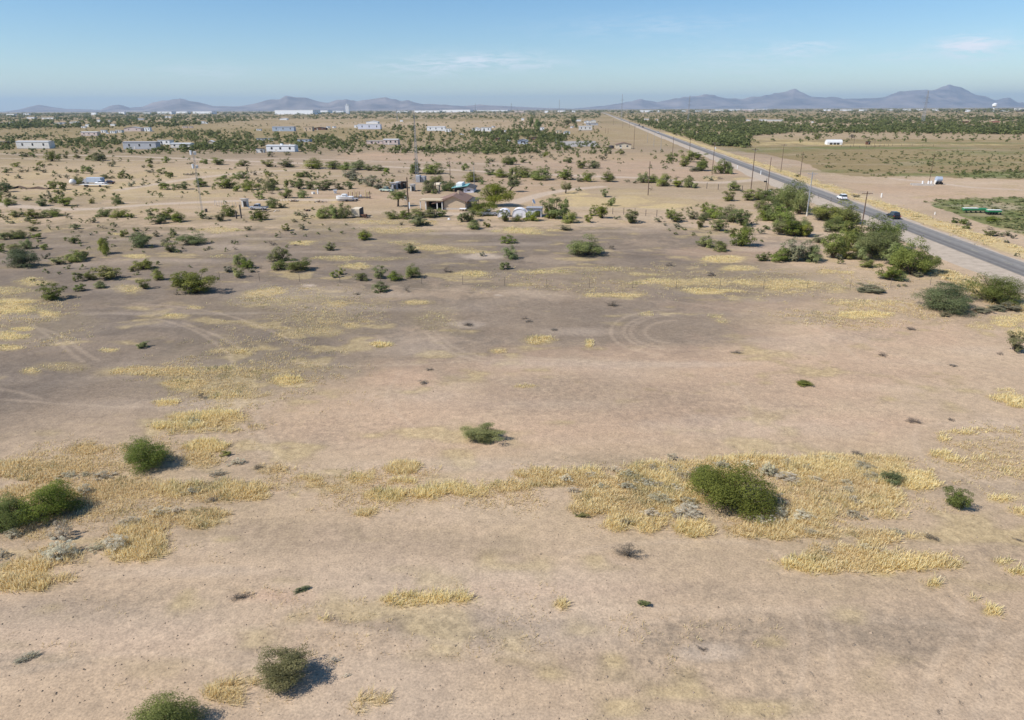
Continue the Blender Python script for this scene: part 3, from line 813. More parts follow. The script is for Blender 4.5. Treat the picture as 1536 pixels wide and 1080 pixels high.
# ================================================================== vegetation
def unit_bush(seed, nclump, nleaf, ls, style):
    coarse = ls > .02
    """bush of unit width and unit height: leaves (points on many small faces) and stems"""
    r = np.random.default_rng(seed)
    ph = r.uniform(0, 6.28, 4)
    cl = []
    for _ in range(nclump):
        t = r.uniform(0, 2 * PI)
        if style == 'fan':
            z = r.uniform(.12, .95)
            rr_ = 0.44 * math.sqrt(r.uniform(0, 1)) * (.55 + .45 * z)
            z *= (1 - .35 * (rr_ / .5) ** 2)
            cr = r.uniform(.07, .13)
        elif style == 'mound':
            rr_ = 0.46 * math.sqrt(r.uniform(0, 1))
            z = r.uniform(.1, .9) * math.sqrt(max(0.08, 1 - (rr_ / .5) ** 2))
            cr = r.uniform(.045, .085)
        else:
            rr_ = 0.42 * math.sqrt(r.uniform(0, 1))
            z = (0.06 + 0.80 * r.uniform(0.0, 1) ** .75) * math.sqrt(max(0.10, 1 - (rr_ / .50) ** 2))
            cr = r.uniform(.09, .17)
        lob = 1 + .22 * math.sin(2 * t + ph[0]) + .13 * math.sin(3 * t + ph[1]) + .08 * math.sin(5 * t + ph[2])
        cl.append((rr_ * math.cos(t) * lob, rr_ * math.sin(t) * lob, z * (1 + .15 * math.sin(2 * t + ph[3])), cr))
    cl = np.array(cl)
    wgt = cl[:, 3] ** 2; wgt /= wgt.sum()
    ci = r.choice(nclump, nleaf, p=wgt)
    d = r.normal(size=(nleaf, 3)); d /= np.linalg.norm(d, axis=1)[:, None]
    d[:, 2] = np.where(r.random(nleaf) < .6, np.abs(d[:, 2]), d[:, 2])
    rad = cl[ci, 3] * r.uniform(.35, 1.12, nleaf) ** .5
    stray = r.random(nleaf) < .17
    rad = rad * np.where(stray, r.uniform(1, 1.95, nleaf), 1)
    p = cl[ci, :3] + d * rad[:, None] * np.array([1, 1, 1.05])
    p[:, 2] = np.abs(p[:, 2])
    if style == 'mound': p[:, 2] = np.clip(p[:, 2], .0, 1.2)
    out = p - np.array([0, 0, .25]); out /= np.linalg.norm(out, axis=1)[:, None] + 1e-6
    nrm_ = out * .5 + d * .6 + r.normal(size=(nleaf, 3)) * (.8 if style == 'mound' else .5)
    if coarse: nrm_ = out * .75 + d * .55 + np.array([0, 0, .35]) + r.normal(size=(nleaf, 3)) * .3
    nrm_ /= np.linalg.norm(nrm_, axis=1)[:, None]
    t1 = np.cross(nrm_, r.normal(size=(nleaf, 3))); t1 /= np.linalg.norm(t1, axis=1)[:, None]
    t2 = np.cross(nrm_, t1)
    s_ = ls * r.uniform(.55, 1.35, nleaf)[:, None]
    V = np.stack([p - t1 * s_ * 1.3, p + t2 * s_ * .55, p + t1 * s_ * 1.3, p - t2 * s_ * .55], 1).reshape(-1, 3)
    V[:, 2] = np.abs(V[:, 2])
    fr = np.percentile(np.hypot(V[:, 0], V[:, 1]), 97) * 2; fz = np.percentile(V[:, 2], 99)
    V = V / np.array([fr, fr, fz]); cl[:, :2] /= fr; cl[:, 2] /= fz
    Q = np.arange(nleaf * 4).reshape(-1, 4)
    ctint = r.uniform(0, 1, nclump)
    tint = np.repeat(np.clip(ctint[ci] * .7 + r.uniform(-.05, .4, nleaf), 0, 1), 4)
    # stems
    SV = []; SF = []
    for k in range(min(nclump, 26)):
        a = np.array([0, 0, 0.0]) + r.normal(size=3) * [.03, .03, 0]
        b_ = cl[k, :3]
        mid = a * .5 + b_ * .5 + r.normal(size=3) * .03
        for (u0, u1, r0, r1) in ((a, mid, .014, .009), (mid, b_, .009, .004)):
            dd = u1 - u0; dd /= np.linalg.norm(dd) + 1e-9
            e1 = np.cross(dd, [0, 0, 1.0]) + [1e-3, 0, 0]; e1 /= np.linalg.norm(e1); e2 = np.cross(dd, e1)
            o = len(SV)
            for (c, r_) in ((u0, r0), (u1, r1)):
                for q_ in range(3):
                    an = q_ * 2.094
                    SV.append(c + e1 * r_ * math.cos(an) + e2 * r_ * math.sin(an))
            SF += [(o + q_, o + (q_ + 1) % 3, o + 3 + (q_ + 1) % 3, o + 3 + q_) for q_ in range(3)]
    return V, Q, tint, np.array(SV), np.array(SF)


STYLE = {'g': ('dome', 'leaf_green'), 'd': ('dome', 'leaf_dark'), 'o': ('fan', 'leaf_olive'), 's': ('mound', 'leaf_grey'), 't': ('fan', 'leaf_sage'), 'b': ('fan', 'leaf_brown'), 'f': ('fan', 'leaf_green')}
RES = {'xhi': (80, 24000, .0100), 'hi': (54, 10000, .0155), 'mid': (36, 3800, .024), 'low': (20, 1000, .046)}
SHARED = {}


def bush_meshes(kind, res, var):
    key = (kind, res, var)
    if key in SHARED: return SHARED[key]
    st, mt = STYLE[kind]
    nc, nl, ls = RES[res]
    if st == 'fan': nl = int(nl * .85)
    if kind == 's': nc = int(nc * 1.5); nl = int(nl * 1.3); ls *= .62
    if kind == 'b': nl = int(nl * .35); ls *= .8
    V, Q, tint, SV, SF = unit_bush(hash((var, nc)) % 1000 + ord(kind[0]), nc, nl, ls, st)
    fol = mesh_np('foliage', V, Q, M[mt], {'tint': tint})
    if res == 'low':
        r_ = (fol, None)
    else:
        r_ = (fol, mesh_np('stems', SV, SF, M['bark']))
    SHARED[key] = r_
    return r_


KNAME = {'g': 'green_shrub', 'd': 'dark_green_shrub', 'o': 'olive_shrub', 'f': 'green_shrub', 's': 'grey_shrub', 'b': 'dead_shrub'}
KCOL = {'g': 'green', 'd': 'dark green', 'o': 'olive', 'f': 'green', 's': 'grey', 'b': 'dead brown'}
SHRUBS = []      # (x, y, w, h, kind)


def rows(x0, y0, k, txt):
    for seg in txt.replace('\n', '|').split('|'):
        t = seg.split()
        if len(t) == 5:
            cx, cy, w_, h_ = map(float, t[:4])
            SHRUBS.append((x0 + cx / k, y0 + cy / k, w_ / k, h_ / k, t[4]))


# centre x, bottom y, width, height, kind - read off the photograph in enlarged crops
rows(0, 225, 8, """290 85 100 55 g|385 80 80 45 g|630 140 120 105 g|710 105 70 50 g|800 105 60 50 o|930 108 70 50 o|1080 125 110 50 g|1190 133 180 70 g|1440 142 40 22 b|1345 205 100 60 s|200 208 95 50 g|495 200 90 50 g|600 188 50 25 o|430 255 70 45 o|70 275 110 50 g|255 270 60 30 s|325 265 50 30 s|530 275 80 45 s|845 268 60 32 g|915 275 65 40 o|1040 285 110 75 g|1265 350 80 50 g|1345 345 60 30 o|1470 285 60 30 o|1460 345 100 60 g|1530 340 60 50 g
215 345 90 40 s|90 310 40 20 s|455 300 40 20 o|930 308 40 20 s|640 325 40 30 s|725 335 50 35 s|805 345 60 45 s|940 412 130 80 g|75 510 150 100 d|645 470 130 90 g|770 480 100 80 g|685 530 90 60 g|520 585 80 60 g|595 580 60 60 s|580 525 40 40 s|325 608 90 40 g|175 590 60 40 s|100 570 80 50 s|20 560 60 50 g|10 625 60 70 g|110 670 140 80 g|510 680 150 80 g|650 640 110 60 g|795 680 190 110 g|1100 645 80 65 o|1410 655 120 85 g
190 810 120 75 o|280 800 60 60 o|410 830 170 100 g|540 820 90 70 g|640 805 190 90 g|345 860 100 60 o|415 895 80 50 o|5 810 60 50 g|75 840 80 45 s|805 800 70 45 s|855 830 50 35 s|145 885 70 30 s|1115 875 90 50 s|1270 805 180 90 g|1450 815 190 85 g""")
rows(192, 225, 8, """280 165 90 60 o|365 165 50 22 b|470 155 90 65 g|740 172 80 22 s|920 170 90 55 g|1080 182 150 70 g|1385 198 140 60 g|185 215 50 30 s|265 215 70 40 g|270 275 90 40 s|415 290 100 60 g|505 325 85 50 g|355 328 50 25 o|780 305 50 40 b|720 305 80 20 b|40 445 90 60 s|180 430 50 35 s|355 400 60 25 o|455 480 110 75 g|580 475 80 60 g|680 478 120 80 g|885 448 160 90 g|1150 350 70 40 g|1200 465 260 130 g|1370 345 160 70 g|1330 500 100 70 g|1450 485 180 100 g|1520 305 70 50 s|1240 238 40 18 b|40 340 60 35 o
25 820 90 70 g|285 810 100 90 o|460 840 190 120 g|380 895 210 100 g|610 870 170 110 g|900 830 110 90 g|975 835 80 40 s|1210 805 170 120 g|1110 860 130 90 o|1515 850 110 100 g|1420 868 35 20 b""")
rows(384, 225, 8, """155 208 160 55 o|380 212 180 55 o|690 230 240 65 g|930 238 200 65 g|1070 240 170 80 g|1230 245 220 70 g|1360 250 130 50 g|1480 255 130 60 g|180 85 90 55 s|385 65 90 30 s|995 65 40 20 b|150 320 90 55 g|560 330 130 60 g|640 330 90 70 g|700 355 60 40 o|40 395 70 50 s|160 490 200 130 g|230 420 90 80 g|20 470 80 60 g|400 450 100 80 g|520 475 180 110 g|650 480 150 100 g|830 490 220 110 g|1000 480 120 70 o|1130 470 100 80 g|190 530 80 35 b|360 585 150 110 g|560 580 140 85 g|1150 370 200 120 s|1240 400 90 70 s|1370 440 160 110 s|1480 400 80 50 s|1480 470 120 60 s
60 600 110 90 g|205 705 170 110 g|320 700 110 50 s|60 850 160 110 g|500 790 100 50 s|595 830 80 60 s|820 825 180 120 g|950 828 190 140 g|1060 825 170 150 g|460 870 70 40 s""")
rows(576, 225, 8, """25 285 70 60 g|185 275 50 30 b|380 290 170 120 g|600 295 230 120 g|975 250 90 75 g|640 400 150 80 g|540 520 190 130 g|600 530 80 60 g|800 500 130 110 g|740 495 120 100 d|1060 390 220 110 g|1180 415 80 50 g|1270 305 140 55 g|1400 335 190 90 g|1290 145 80 45 s|1070 80 70 30 b|835 48 70 20 b|780 112 60 25 b|1250 165 50 30 s|1480 180 160 90 g|85 420 100 60 o|40 500 90 90 s
90 835 160 95 g|250 835 150 95 g|400 820 150 100 g|560 820 180 110 g|670 810 150 90 g|430 920 230 90 o|210 905 50 40 b|920 870 90 90 g|1020 870 210 130 g|1180 800 290 190 g|1075 960 160 100 g|1230 935 100 80 o|1450 870 150 130 g""")
rows(768, 225, 8, """20 180 90 80 g|125 155 100 45 g|225 105 60 40 s|345 95 70 55 s|400 85 80 55 g|470 95 60 40 s|510 125 50 35 s|560 82 40 20 b|665 160 110 65 g|835 228 160 95 g|985 225 130 80 g|1095 128 100 70 s|1310 62 90 60 o|1170 50 60 50 s|120 335 250 85 g|20 330 100 100 g|20 415 110 90 g|350 368 270 130 g|630 362 200 110 g|700 365 100 70 g|910 385 150 110 g|805 385 80 50 s|1160 388 170 110 g|1380 388 70 30 s|1470 402 60 30 s|405 145 50 30 b|1120 568 110 90 o|1195 678 90 90 g
60 865 130 75 g|250 860 190 120 g|500 838 260 240 g|620 830 170 200 g|440 830 130 130 g|700 885 180 130 g|1070 830 190 160 g|920 875 110 90 o|970 800 110 90 g|1250 835 80 40 s|1430 890 220 140 g""")
rows(960, 225, 8, """40 400 130 110 g|160 400 140 90 g|280 440 190 130 g|450 450 160 90 g|580 455 150 120 g|640 460 110 80 g|445 335 60 22 b|365 140 130 90 g|570 150 170 120 g|690 120 160 80 g|530 200 120 70 o|740 255 190 120 g|980 290 200 150 g|1060 290 120 100 g|640 260 120 50 s|850 370 110 50 s|770 350 60 30 s|960 352 80 30 b|1130 495 180 100 g|130 485 50 40 b|1060 618 150 110 g|1300 615 170 90 g|1420 610 220 110 g
350 830 130 110 g|420 875 180 110 g|215 870 90 60 s|640 840 120 90 o|770 750 120 100 g|760 850 140 90 g|890 830 200 140 g|720 935 120 90 o|940 985 190 130 g|1090 880 260 180 g|1220 920 230 170 g|1450 710 130 90 g|1480 850 170 130 g|440 920 70 40 s|300 910 40 30 s""")
rows(1152, 225, 8, """-10 615 150 110 g|110 680 220 160 g|260 740 330 270 g|380 785 180 230 g|60 860 240 200 g|170 905 220 180 g|250 1040 300 160 o|400 1040 180 170 g|640 850 190 130 g|820 880 430 190 g|950 900 230 170 g|360 330 70 30 o|1050 570 80 30 s""")
rows(0, 335, 8, """50 200 90 70 g|140 195 140 90 g|245 190 150 90 g|395 100 110 60 o|455 190 110 70 g|370 175 50 40 s|910 75 110 60 o|890 250 130 85 g|1095 145 40 30 s|1260 380 150 170 g|1500 170 100 80 g|20 350 110 90 g|180 370 140 100 o|330 315 130 100 g|530 320 90 60 g|290 545 310 190 d|550 430 90 60 s|715 500 160 70 o|920 470 200 120 g|1030 430 110 80 g|935 705 110 100 g|1080 690 130 100 g|1320 685 260 150 o|960 825 110 80 g|1205 790 130 80 g|635 940 270 180 g|600 80 40 60 s|1250 70 60 40 b|970 110 60 30 b|1380 50 60 40 s""")
rows(192, 335, 8, """100 100 80 40 o|220 95 60 40 s|340 165 90 60 s|545 150 90 80 o|170 300 250 160 d|520 355 150 110 o|790 272 290 120 g|430 235 80 40 s|660 310 40 25 s|1450 88 80 45 o|1260 245 60 40 s|1425 165 40 30 s|960 320 60 40 b|200 565 220 110 g|60 585 80 60 o|365 690 130 120 g|205 795 130 110 o|640 770 180 150 g|820 880 450 260 g|580 860 70 60 b|1350 530 170 140 g|1450 550 130 100 g|1210 590 110 70 s|1340 660 150 110 o|1490 590 80 50 s|1290 320 50 40 b""")
rows(384, 335, 8, """360 95 100 75 o|555 85 80 60 s|300 470 240 160 g|295 570 190 110 g|520 590 280 140 g|200 268 90 60 b|900 335 120 90 o|1310 210 180 110 g|950 655 90 80 g|1020 620 90 70 g|1265 695 170 90 g|1480 665 180 140 g|1500 840 200 120 g|1270 560 40 30 b|1210 855 70 30 b|55 550 40 40 b|480 270 60 20 b""")
rows(576, 335, 8, """330 365 150 100 o|350 665 190 150 g|130 695 170 110 g|760 590 100 60 b|1480 255 190 95 g|1510 440 160 150 g|1450 550 110 80 g|1180 395 70 50 s|280 830 60 70 b|205 25 40 30 s""")
rows(768, 335, 8, """635 90 140 60 s|890 412 400 220 g|1190 315 80 60 b""")
rows(960, 335, 8, """800 300 230 120 g|960 345 170 110 g|1230 290 260 240 g|1120 160 110 90 o|1460 460 130 80 o|340 520 90 60 b|850 628 90 40 b|440 45 50 30 s|1460 130 70 60 s|1500 80 90 50 g""")
rows(1152, 335, 8, """150 470 260 130 g|310 465 250 210 s|500 470 260 160 g|780 440 280 250 g|930 440 160 130 o|960 340 260 270 g|1290 450 500 260 g|1230 360 430 330 g|1440 330 260 290 g|1110 450 200 200 g|1170 540 160 70 o|1430 700 240 140 g|300 170 250 160 g|460 170 150 130 g|180 120 120 110 o|620 240 130 80 s|700 110 90 60 s|820 110 300 90 g|860 440 90 50 s|1010 430 90 60 s|1150 840 150 50 s|1310 855 140 60 s""")
rows(1344, 335, 8, """170 640 360 330 g|330 620 330 310 g|60 560 220 260 g|-60 520 250 220 g|40 700 150 90 g|260 640 110 50 s|580 600 120 40 s|1120 80 80 40 b|1050 95 40 22 s|850 70 100 50 g|1130 160 130 50 g|1230 160 90 50 s|1320 155 90 50 s|1400 185 70 45 s|1320 235 70 30 s|1440 400 60 40 s|540 740 110 40 s|640 745 90 40 s|740 780 90 40 s|660 690 110 40 s|800 700 110 40 s|30 765 50 30 s|100 760 60 30 s|800 15 80 60 g|850 945 130 40 s""")
rows(1344, 225, 8, """700 880 90 60 g|800 900 90 60 g|870 910 60 40 s|1150 870 140 60 g""")
# nearer shrubs, straight photo pixels
rows(0, 0, 1, """225 713 74 51 g|85 787 82 60 g|22 800 70 54 g|-20 806 60 50 g|723 669 72 30 o|1095 785 122 82 g|1060 740 60 44 g|432 1043 94 66 o|252 1136 132 88 g|1431 769 40 36 f|1412 473 88 40 d|1489 460 80 44 g|1522 531 34 32 o|215 524 18 10 g|453 892 26 9 d|966 912 18 12 f|1336 729 34 23 d|872 778 24 8 o|1206 581 28 10 g|502 996 22 10 s|495 1008 14 7 s|520 1018 14 6 s
96 813 32 26 s|91 846 44 33 s|20 808 28 14 s|5 839 18 15 s|157 722 30 13 s|128 744 22 15 s|101 720 26 10 s|128 718 22 8 s|198 792 38 16 s|177 828 38 22 s|148 829 32 14 s|289 744 26 12 s|240 776 28 14 s|266 772 22 10 s|327 716 28 10 s|357 699 26 10 s|388 704 18 8 b|293 638 22 10 s|320 755 22 10 b|338 686 20 9 o|302 600 12 13 b
849 728 22 13 s|888 719 24 9 s|921 709 20 9 s|942 717 26 12 s|979 707 28 12 s|1010 691 24 11 s|1007 707 22 10 s|1046 709 26 10 s|1031 719 36 13 s|968 729 30 12 s|989 733 26 11 s|1013 736 30 12 s|940 736 28 12 s|1083 704 30 14 s|1151 715 22 18 s|987 756 44 18 s|976 777 34 14 s|1031 777 40 20 s|1033 762 30 16 s|1010 776 24 10 s|1156 783 28 12 s|938 788 20 10 b|1152 713 26 17 s|1180 721 38 14 s|1180 697 20 10 s|1223 721 26 9 s|1245 692 28 9 s|1269 726 24 9 s|1270 739 22 12 s|1295 705 36 14 s|1305 721 26 14 s|1162 757 34 18 s|1172 778 28 16 s|1204 781 38 16 s|1140 786 34 14 s|1278 755 26 12 s|1282 778 28 12 s|1217 801 26 10 s|1240 828 24 10 s|1323 830 26 10 s|1297 825 22 10 s|1284 682 24 9 b
941 842 44 25 b|1370 635 28 8 b|1426 632 12 5 b|1397 811 30 6 b|1527 814 16 6 b|1323 535 16 7 b|1365 496 16 5 b|1430 549 12 5 b|1500 533 10 5 b|1303 441 40 8 s|1375 416 14 6 s|1416 476 16 8 s|1435 473 18 10 s|1472 471 30 10 s|1493 468 26 11 s|1513 468 32 13 s|703 489 15 7 b|635 578 17 8 b|645 557 12 5 b|919 460 16 8 b|785 479 10 5 b|792 484 10 5 b|831 496 10 4 b|1105 531 18 6 b|1067 412 10 5 b|1054 974 22 6 b|360 904 34 6 b|40 992 40 10 s|1346 800 20 7 s|1068 720 22 10 s|1120 700 24 10 s|1210 705 24 9 s|860 742 24 9 s|900 735 22 9 s""")

MARKS = [(50, 'grey mobile home'), (110, 'long earth bank'), (165, 'grey box truck'), (235, 'dirt track bend'), (300, 'guyed antenna mast'), (345, 'old corral posts'), (385, 'saguaro stump'), (425, 'white trailer house'), (475, 'white gate post'), (518, 'white boat'), (550, 'white box trailer'), (597, 'round shade tree'), (622, 'lattice tower'), (655, 'flat carport'), (700, 'blue roof house'), (735, 'big yard mesquite'), (778, 'white hoop sheds'), (812, 'low grey shed'), (847, 'forked desert tree'), (890, 'straw field'), (935, 'cream gabled house'), (972, 'lone bare pole'), (1033, 'slim road poles'), (1075, 'cattle gate posts'), (1128, 'tall crossarm pole'), (1170, 'driveway mailbox'), (1210, 'grey concrete-footed pole'), (1262, 'white car'), (1294, 'brown crossarm pole'), (1337, 'black car'), (1385, 'water pump'), (1435, 'green implement'), (1500, 'green field edge')]
ORD = ['first', 'second', 'third', 'fourth', 'fifth', 'sixth', 'seventh', 'eighth', 'ninth', 'tenth', 'eleventh', 'twelfth', 'thirteenth', 'fourteenth', 'fifteenth', 'sixteenth', 'seventeenth', 'eighteenth', 'nineteenth', 'twentieth']


def belt(y):
    for k, v in enumerate((236, 252, 268, 284, 300, 318, 334, 352, 372, 400, 440, 540)):
        if y < v: return k
    return 99


BELTN = ['beside the far dirt road', 'just nearer than the dirt road', 'in the first scrub belt', 'in the second scrub belt', 'around the homestead yard', 'along the yard front', 'at the bare lot edge', 'on the lot\'s far rim', 'on the grey bare lot', 'mid grey lot', 'before the wire fence', 'on open ground']


def zone(x, y):
    if y < 540:
        m_ = min(MARKS, key=lambda q_: abs(q_[0] - x))
        return ('a', belt(y), m_[1])
    if x < 420 and y > 650 and y < 870: return ('b', 'west', ['back of the western straw grass', 'middle of the western straw grass', 'front of the western straw grass'][0 if y < 725 else 1 if y < 790 else 2])
    if 820 < x < 1400 and y > 660 and y < 860:
        c = 'west of the big mesquite' if x < 1060 else 'just east of the big mesquite' if x < 1230 else 'eastern straw grass'
        return ('c', c, ['rear edge', 'middle', 'front edge'][0 if y < 712 else 1 if y < 760 else 2])
    return ('d', 'near' if y > 860 else 'mid', '')


def slabel(s_, k, n, z):
    x, y, w_, h_, kd = s_
    size = 'large' if w_ > 45 else 'middling' if w_ > 16 else 'small'
    noun = {'g': 'green bush', 'd': 'dark green bush', 'o': 'olive bush', 'f': 'feathery green bush', 's': 'grey brush clump', 'b': 'dead brown bush'}[kd]
    o = ORD[min(k, 19)]
    if z[0] == 'a':
        side = 'in line with the ' + z[2]
        if n == 1: t = f'{noun} {BELTN[z[1]]}, {side}'
        else: t = f'{o} {noun} from left {BELTN[z[1]]}, {side}'
        ww = t.split()
        if len(ww) < 16: t = (size + ' ' + t) if n == 1 else t
        if len(t.split()) > 16: t = t.replace('in line with the', 'by the').replace('just nearer than the dirt road', 'before the dirt road')
        if len(t.split()) > 16: t = t.replace('beside the far dirt road', 'at the far dirt road').replace('at the bare lot edge', 'at lot edge')
        if len(t.split()) > 16: t = t.replace('from left ', 'from left, ').replace(' the ', ' ', 1)
        return t
    if z[0] == 'b':
        return f'{o} {noun} from left, {z[2]}'
    if z[0] == 'c':
        return f'{o} {noun} from left, {z[2]} of grass {z[1]}'.replace('grass eastern straw grass', 'the eastern straw grass')
    return f'{o} {noun} from left on the {"nearest bare sand" if z[1] == "near" else "open sand before the straw grass"}'


GROUPS = {'g': 'green desert bushes', 'd': 'dark desert bushes', 'o': 'olive creosote bushes', 'f': 'green desert bushes', 's': 'grey brush clumps', 'b': 'dead brush clumps'}
zz = {}
for s_ in SHRUBS:
    zz.setdefault((zone(s_[0], s_[1]), s_[4]), []).append(s_)
SPECIAL = {(1095, 785): 'largest round mesquite, bright green, standing in the straw grass patch', (1060, 740): 'smaller leafy flank bush touching the big mesquite in the grass', (723, 669): 'lone low olive bush in the middle of the bare lot',
           (225, 713): 'dense green bush casting shade beside the western straw grass', (85, 787): 'bushy green mesquite with feathery top at the left picture side', (432, 1043): 'feathery olive bush on the nearest sand beside a straw tuft', (252, 1136): 'green bush cut off by the bottom edge of view',
           (941, 842): 'dry leafless grey brown bush alone on sand before the grass', (1431, 769): 'upright feathery green bush alone east of the straw grass', (1336, 729): 'dark ragged bush in pale straw at the grass patch end', (22, 800): 'green bush joined to the feathery mesquite, on its left'}
used = set()
shrub_count = 0
for (z, kd), L_ in sorted(zz.items(), key=lambda q_: str(q_[0])):
    L_.sort()
    for k, s_ in enumerate(L_):
        x, y, w_, h_, kd = s_
        c0 = P(x, y)
        W = wid(x, y, w_) * (1.0 if w_ > 20 else 1.06)
        dirw = c0[:2] / np.linalg.norm(c0[:2])
        deep = W
        while deep > W * (.62 if y > 640 and kd in 'gdfo' and w_ > 30 else .3) and y - proj(c0 + np.array([dirw[0] * deep, dirw[1] * deep, 0]))[1] > h_ * .72: deep *= .93
        c = c0.copy(); c[:2] += dirw * deep * .47
        side = np.array([-dirw[1], dirw[0]])
        dome = [(math.cos(ph_) * math.cos(th_), math.cos(ph_) * math.sin(th_), math.sin(ph_)) for ph_ in (.2, .5, .8, 1.1, 1.57) for th_ in (1.57, 1.1, 2.0)]

        def topy(H_):
            return min(proj(np.array([c[0] + side[0] * u0 * W / 2 + dirw[0] * u1 * deep / 2, c[1] + side[1] * u0 * W / 2 + dirw[1] * u1 * deep / 2, u2 * H_]))[1] for (u0, u1, u2) in dome)
        lo_, hi_ = W * (.2 if kd in 'sb' else .26), W * 1.3
        for _ in range(14):
            H = (lo_ + hi_) / 2
            if topy(H) > y - h_: lo_ = H
            else: hi_ = H
        f_ = 1.34 if (1120 < x < 1385 and 268 < y < 475 and w_ > 12) else 1.04 if x > 1385 and y > 400 else 1.2 if y < 500 else 1.06
        H *= f_ * 1.04
        W *= f_; deep *= f_
        if kd == 's' and y > 560: H *= 1.35; W *= 1.08; deep *= 1.08
        if y < 500 and kd in 'gdo': H = max(H, W * .42)
        res = 'xhi' if w_ > 60 else 'hi' if w_ > 34 else 'mid' if w_ > 14 else 'low'
        fol, stm = bush_meshes('t' if kd == 's' and y < 560 else 'f' if kd == 'g' and y < 640 and rnd.random() < .33 else kd, res, rnd.randrange(5 if res in ('low', 'mid') else 3))
        rz = rnd.uniform(0, 6.28)
        if deep < W * .75:      # long thicket: keep its long side across the view
            rz = math.atan2(-dirw[0], dirw[1]) + rnd.uniform(-.15, .15) + (PI if rnd.random() < .5 else 0)
        sx = W; sy = max(deep, W * .4)
        z0 = gz(c[0], c[1])[0] - .03
        lab = SPECIAL.get((x, y)) or slabel(s_, k, len(L_), z)
        if stm is None:
            o = link(bpy.data.objects.new(KNAME[kd], fol))
            o.location = (c[0], c[1], z0); o.rotation_euler.z = rz; o.scale = (sx, sy, H)
        else:
            o = empty(KNAME[kd], (c[0], c[1], z0), rz, (sx, sy, H))
            link(bpy.data.objects.new('foliage', fol), o); link(bpy.data.objects.new('stems', stm), o)
        tag(o, lab, 'bush', GROUPS[kd])
        shrub_count += 1
print('SHRUBS', shrub_count)

# ---- scrub too many to count: one mesh for the far flat
def merge_bushes(name, pts, mat, nleaf, seed, label, ls=.12):
    """pts: list of (x,y,width,height)"""
    r = np.random.default_rng(seed)
    protos = [unit_bush(seed + k, 9, nleaf, ls, 'dome') for k in range(6)]
    VV = []; TT = []; n = 0
    for (x, y, w_, h_) in pts:
        V, Q, t, _, _ = protos[r.integers(6)]
        a = r.uniform(0, 6.28); ca, sa = math.cos(a), math.sin(a)
        v = np.stack([(V[:, 0] * ca - V[:, 1] * sa) * w_ + x, (V[:, 0] * sa + V[:, 1] * ca) * w_ + y, V[:, 2] * h_], -1)
        VV.append(v); TT.append(np.clip(t * .7 + r.uniform(-.15, .35), 0, 1))
    V = np.concatenate(VV)
    o = link(bpy.data.objects.new(name, mesh_np(name, V, np.arange(len(V)).reshape(-1, 4), mat, {'tint': np.concatenate(TT)})))
    tag(o, label, 'scrub', kind='stuff')
    return o


def scatter(poly, n, wmin, wmax, r, ratio=(.4, .75)):
    xs = [p[0] for p in poly]; ys = [p[1] for p in poly]
    out = []
    tries = 0
    while len(out) < n and tries < n * 30:
        tries += 1
        x = r.uniform(min(xs), max(xs)); y = r.uniform(min(ys), max(ys))
        ins = False; j = len(poly) - 1
        for i in range(len(poly)):
            if (poly[i][1] > y) != (poly[j][1] > y) and x < (poly[j][0] - poly[i][0]) * (y - poly[i][1]) / (poly[j][1] - poly[i][1]) + poly[i][0]: ins = not ins
            j = i
        if not ins: continue
        if y < 169 - 7 * x / 1536 + .8: continue
        p = P(x, y)
        if road_clear(p): continue
        if any(abs(x - b_[0]) < b_[2] / 2 + 1 and b_[1] - b_[3] - 1 < y < b_[1] + 3 for b_ in BUILT): continue
        if value_noise(np.array([p[0]]), np.array([p[1] * .5]), 60, 77)[0] < r.uniform(.0, .62): continue
        w_ = r.uniform(wmin, wmax)
        out.append((p[0], p[1], w_, w_ * r.uniform(*ratio)))
    return out


def road_clear(p):
    s__, l__ = road_coords(p[0], p[1])
    return -9 < l__ < ROADW + 9


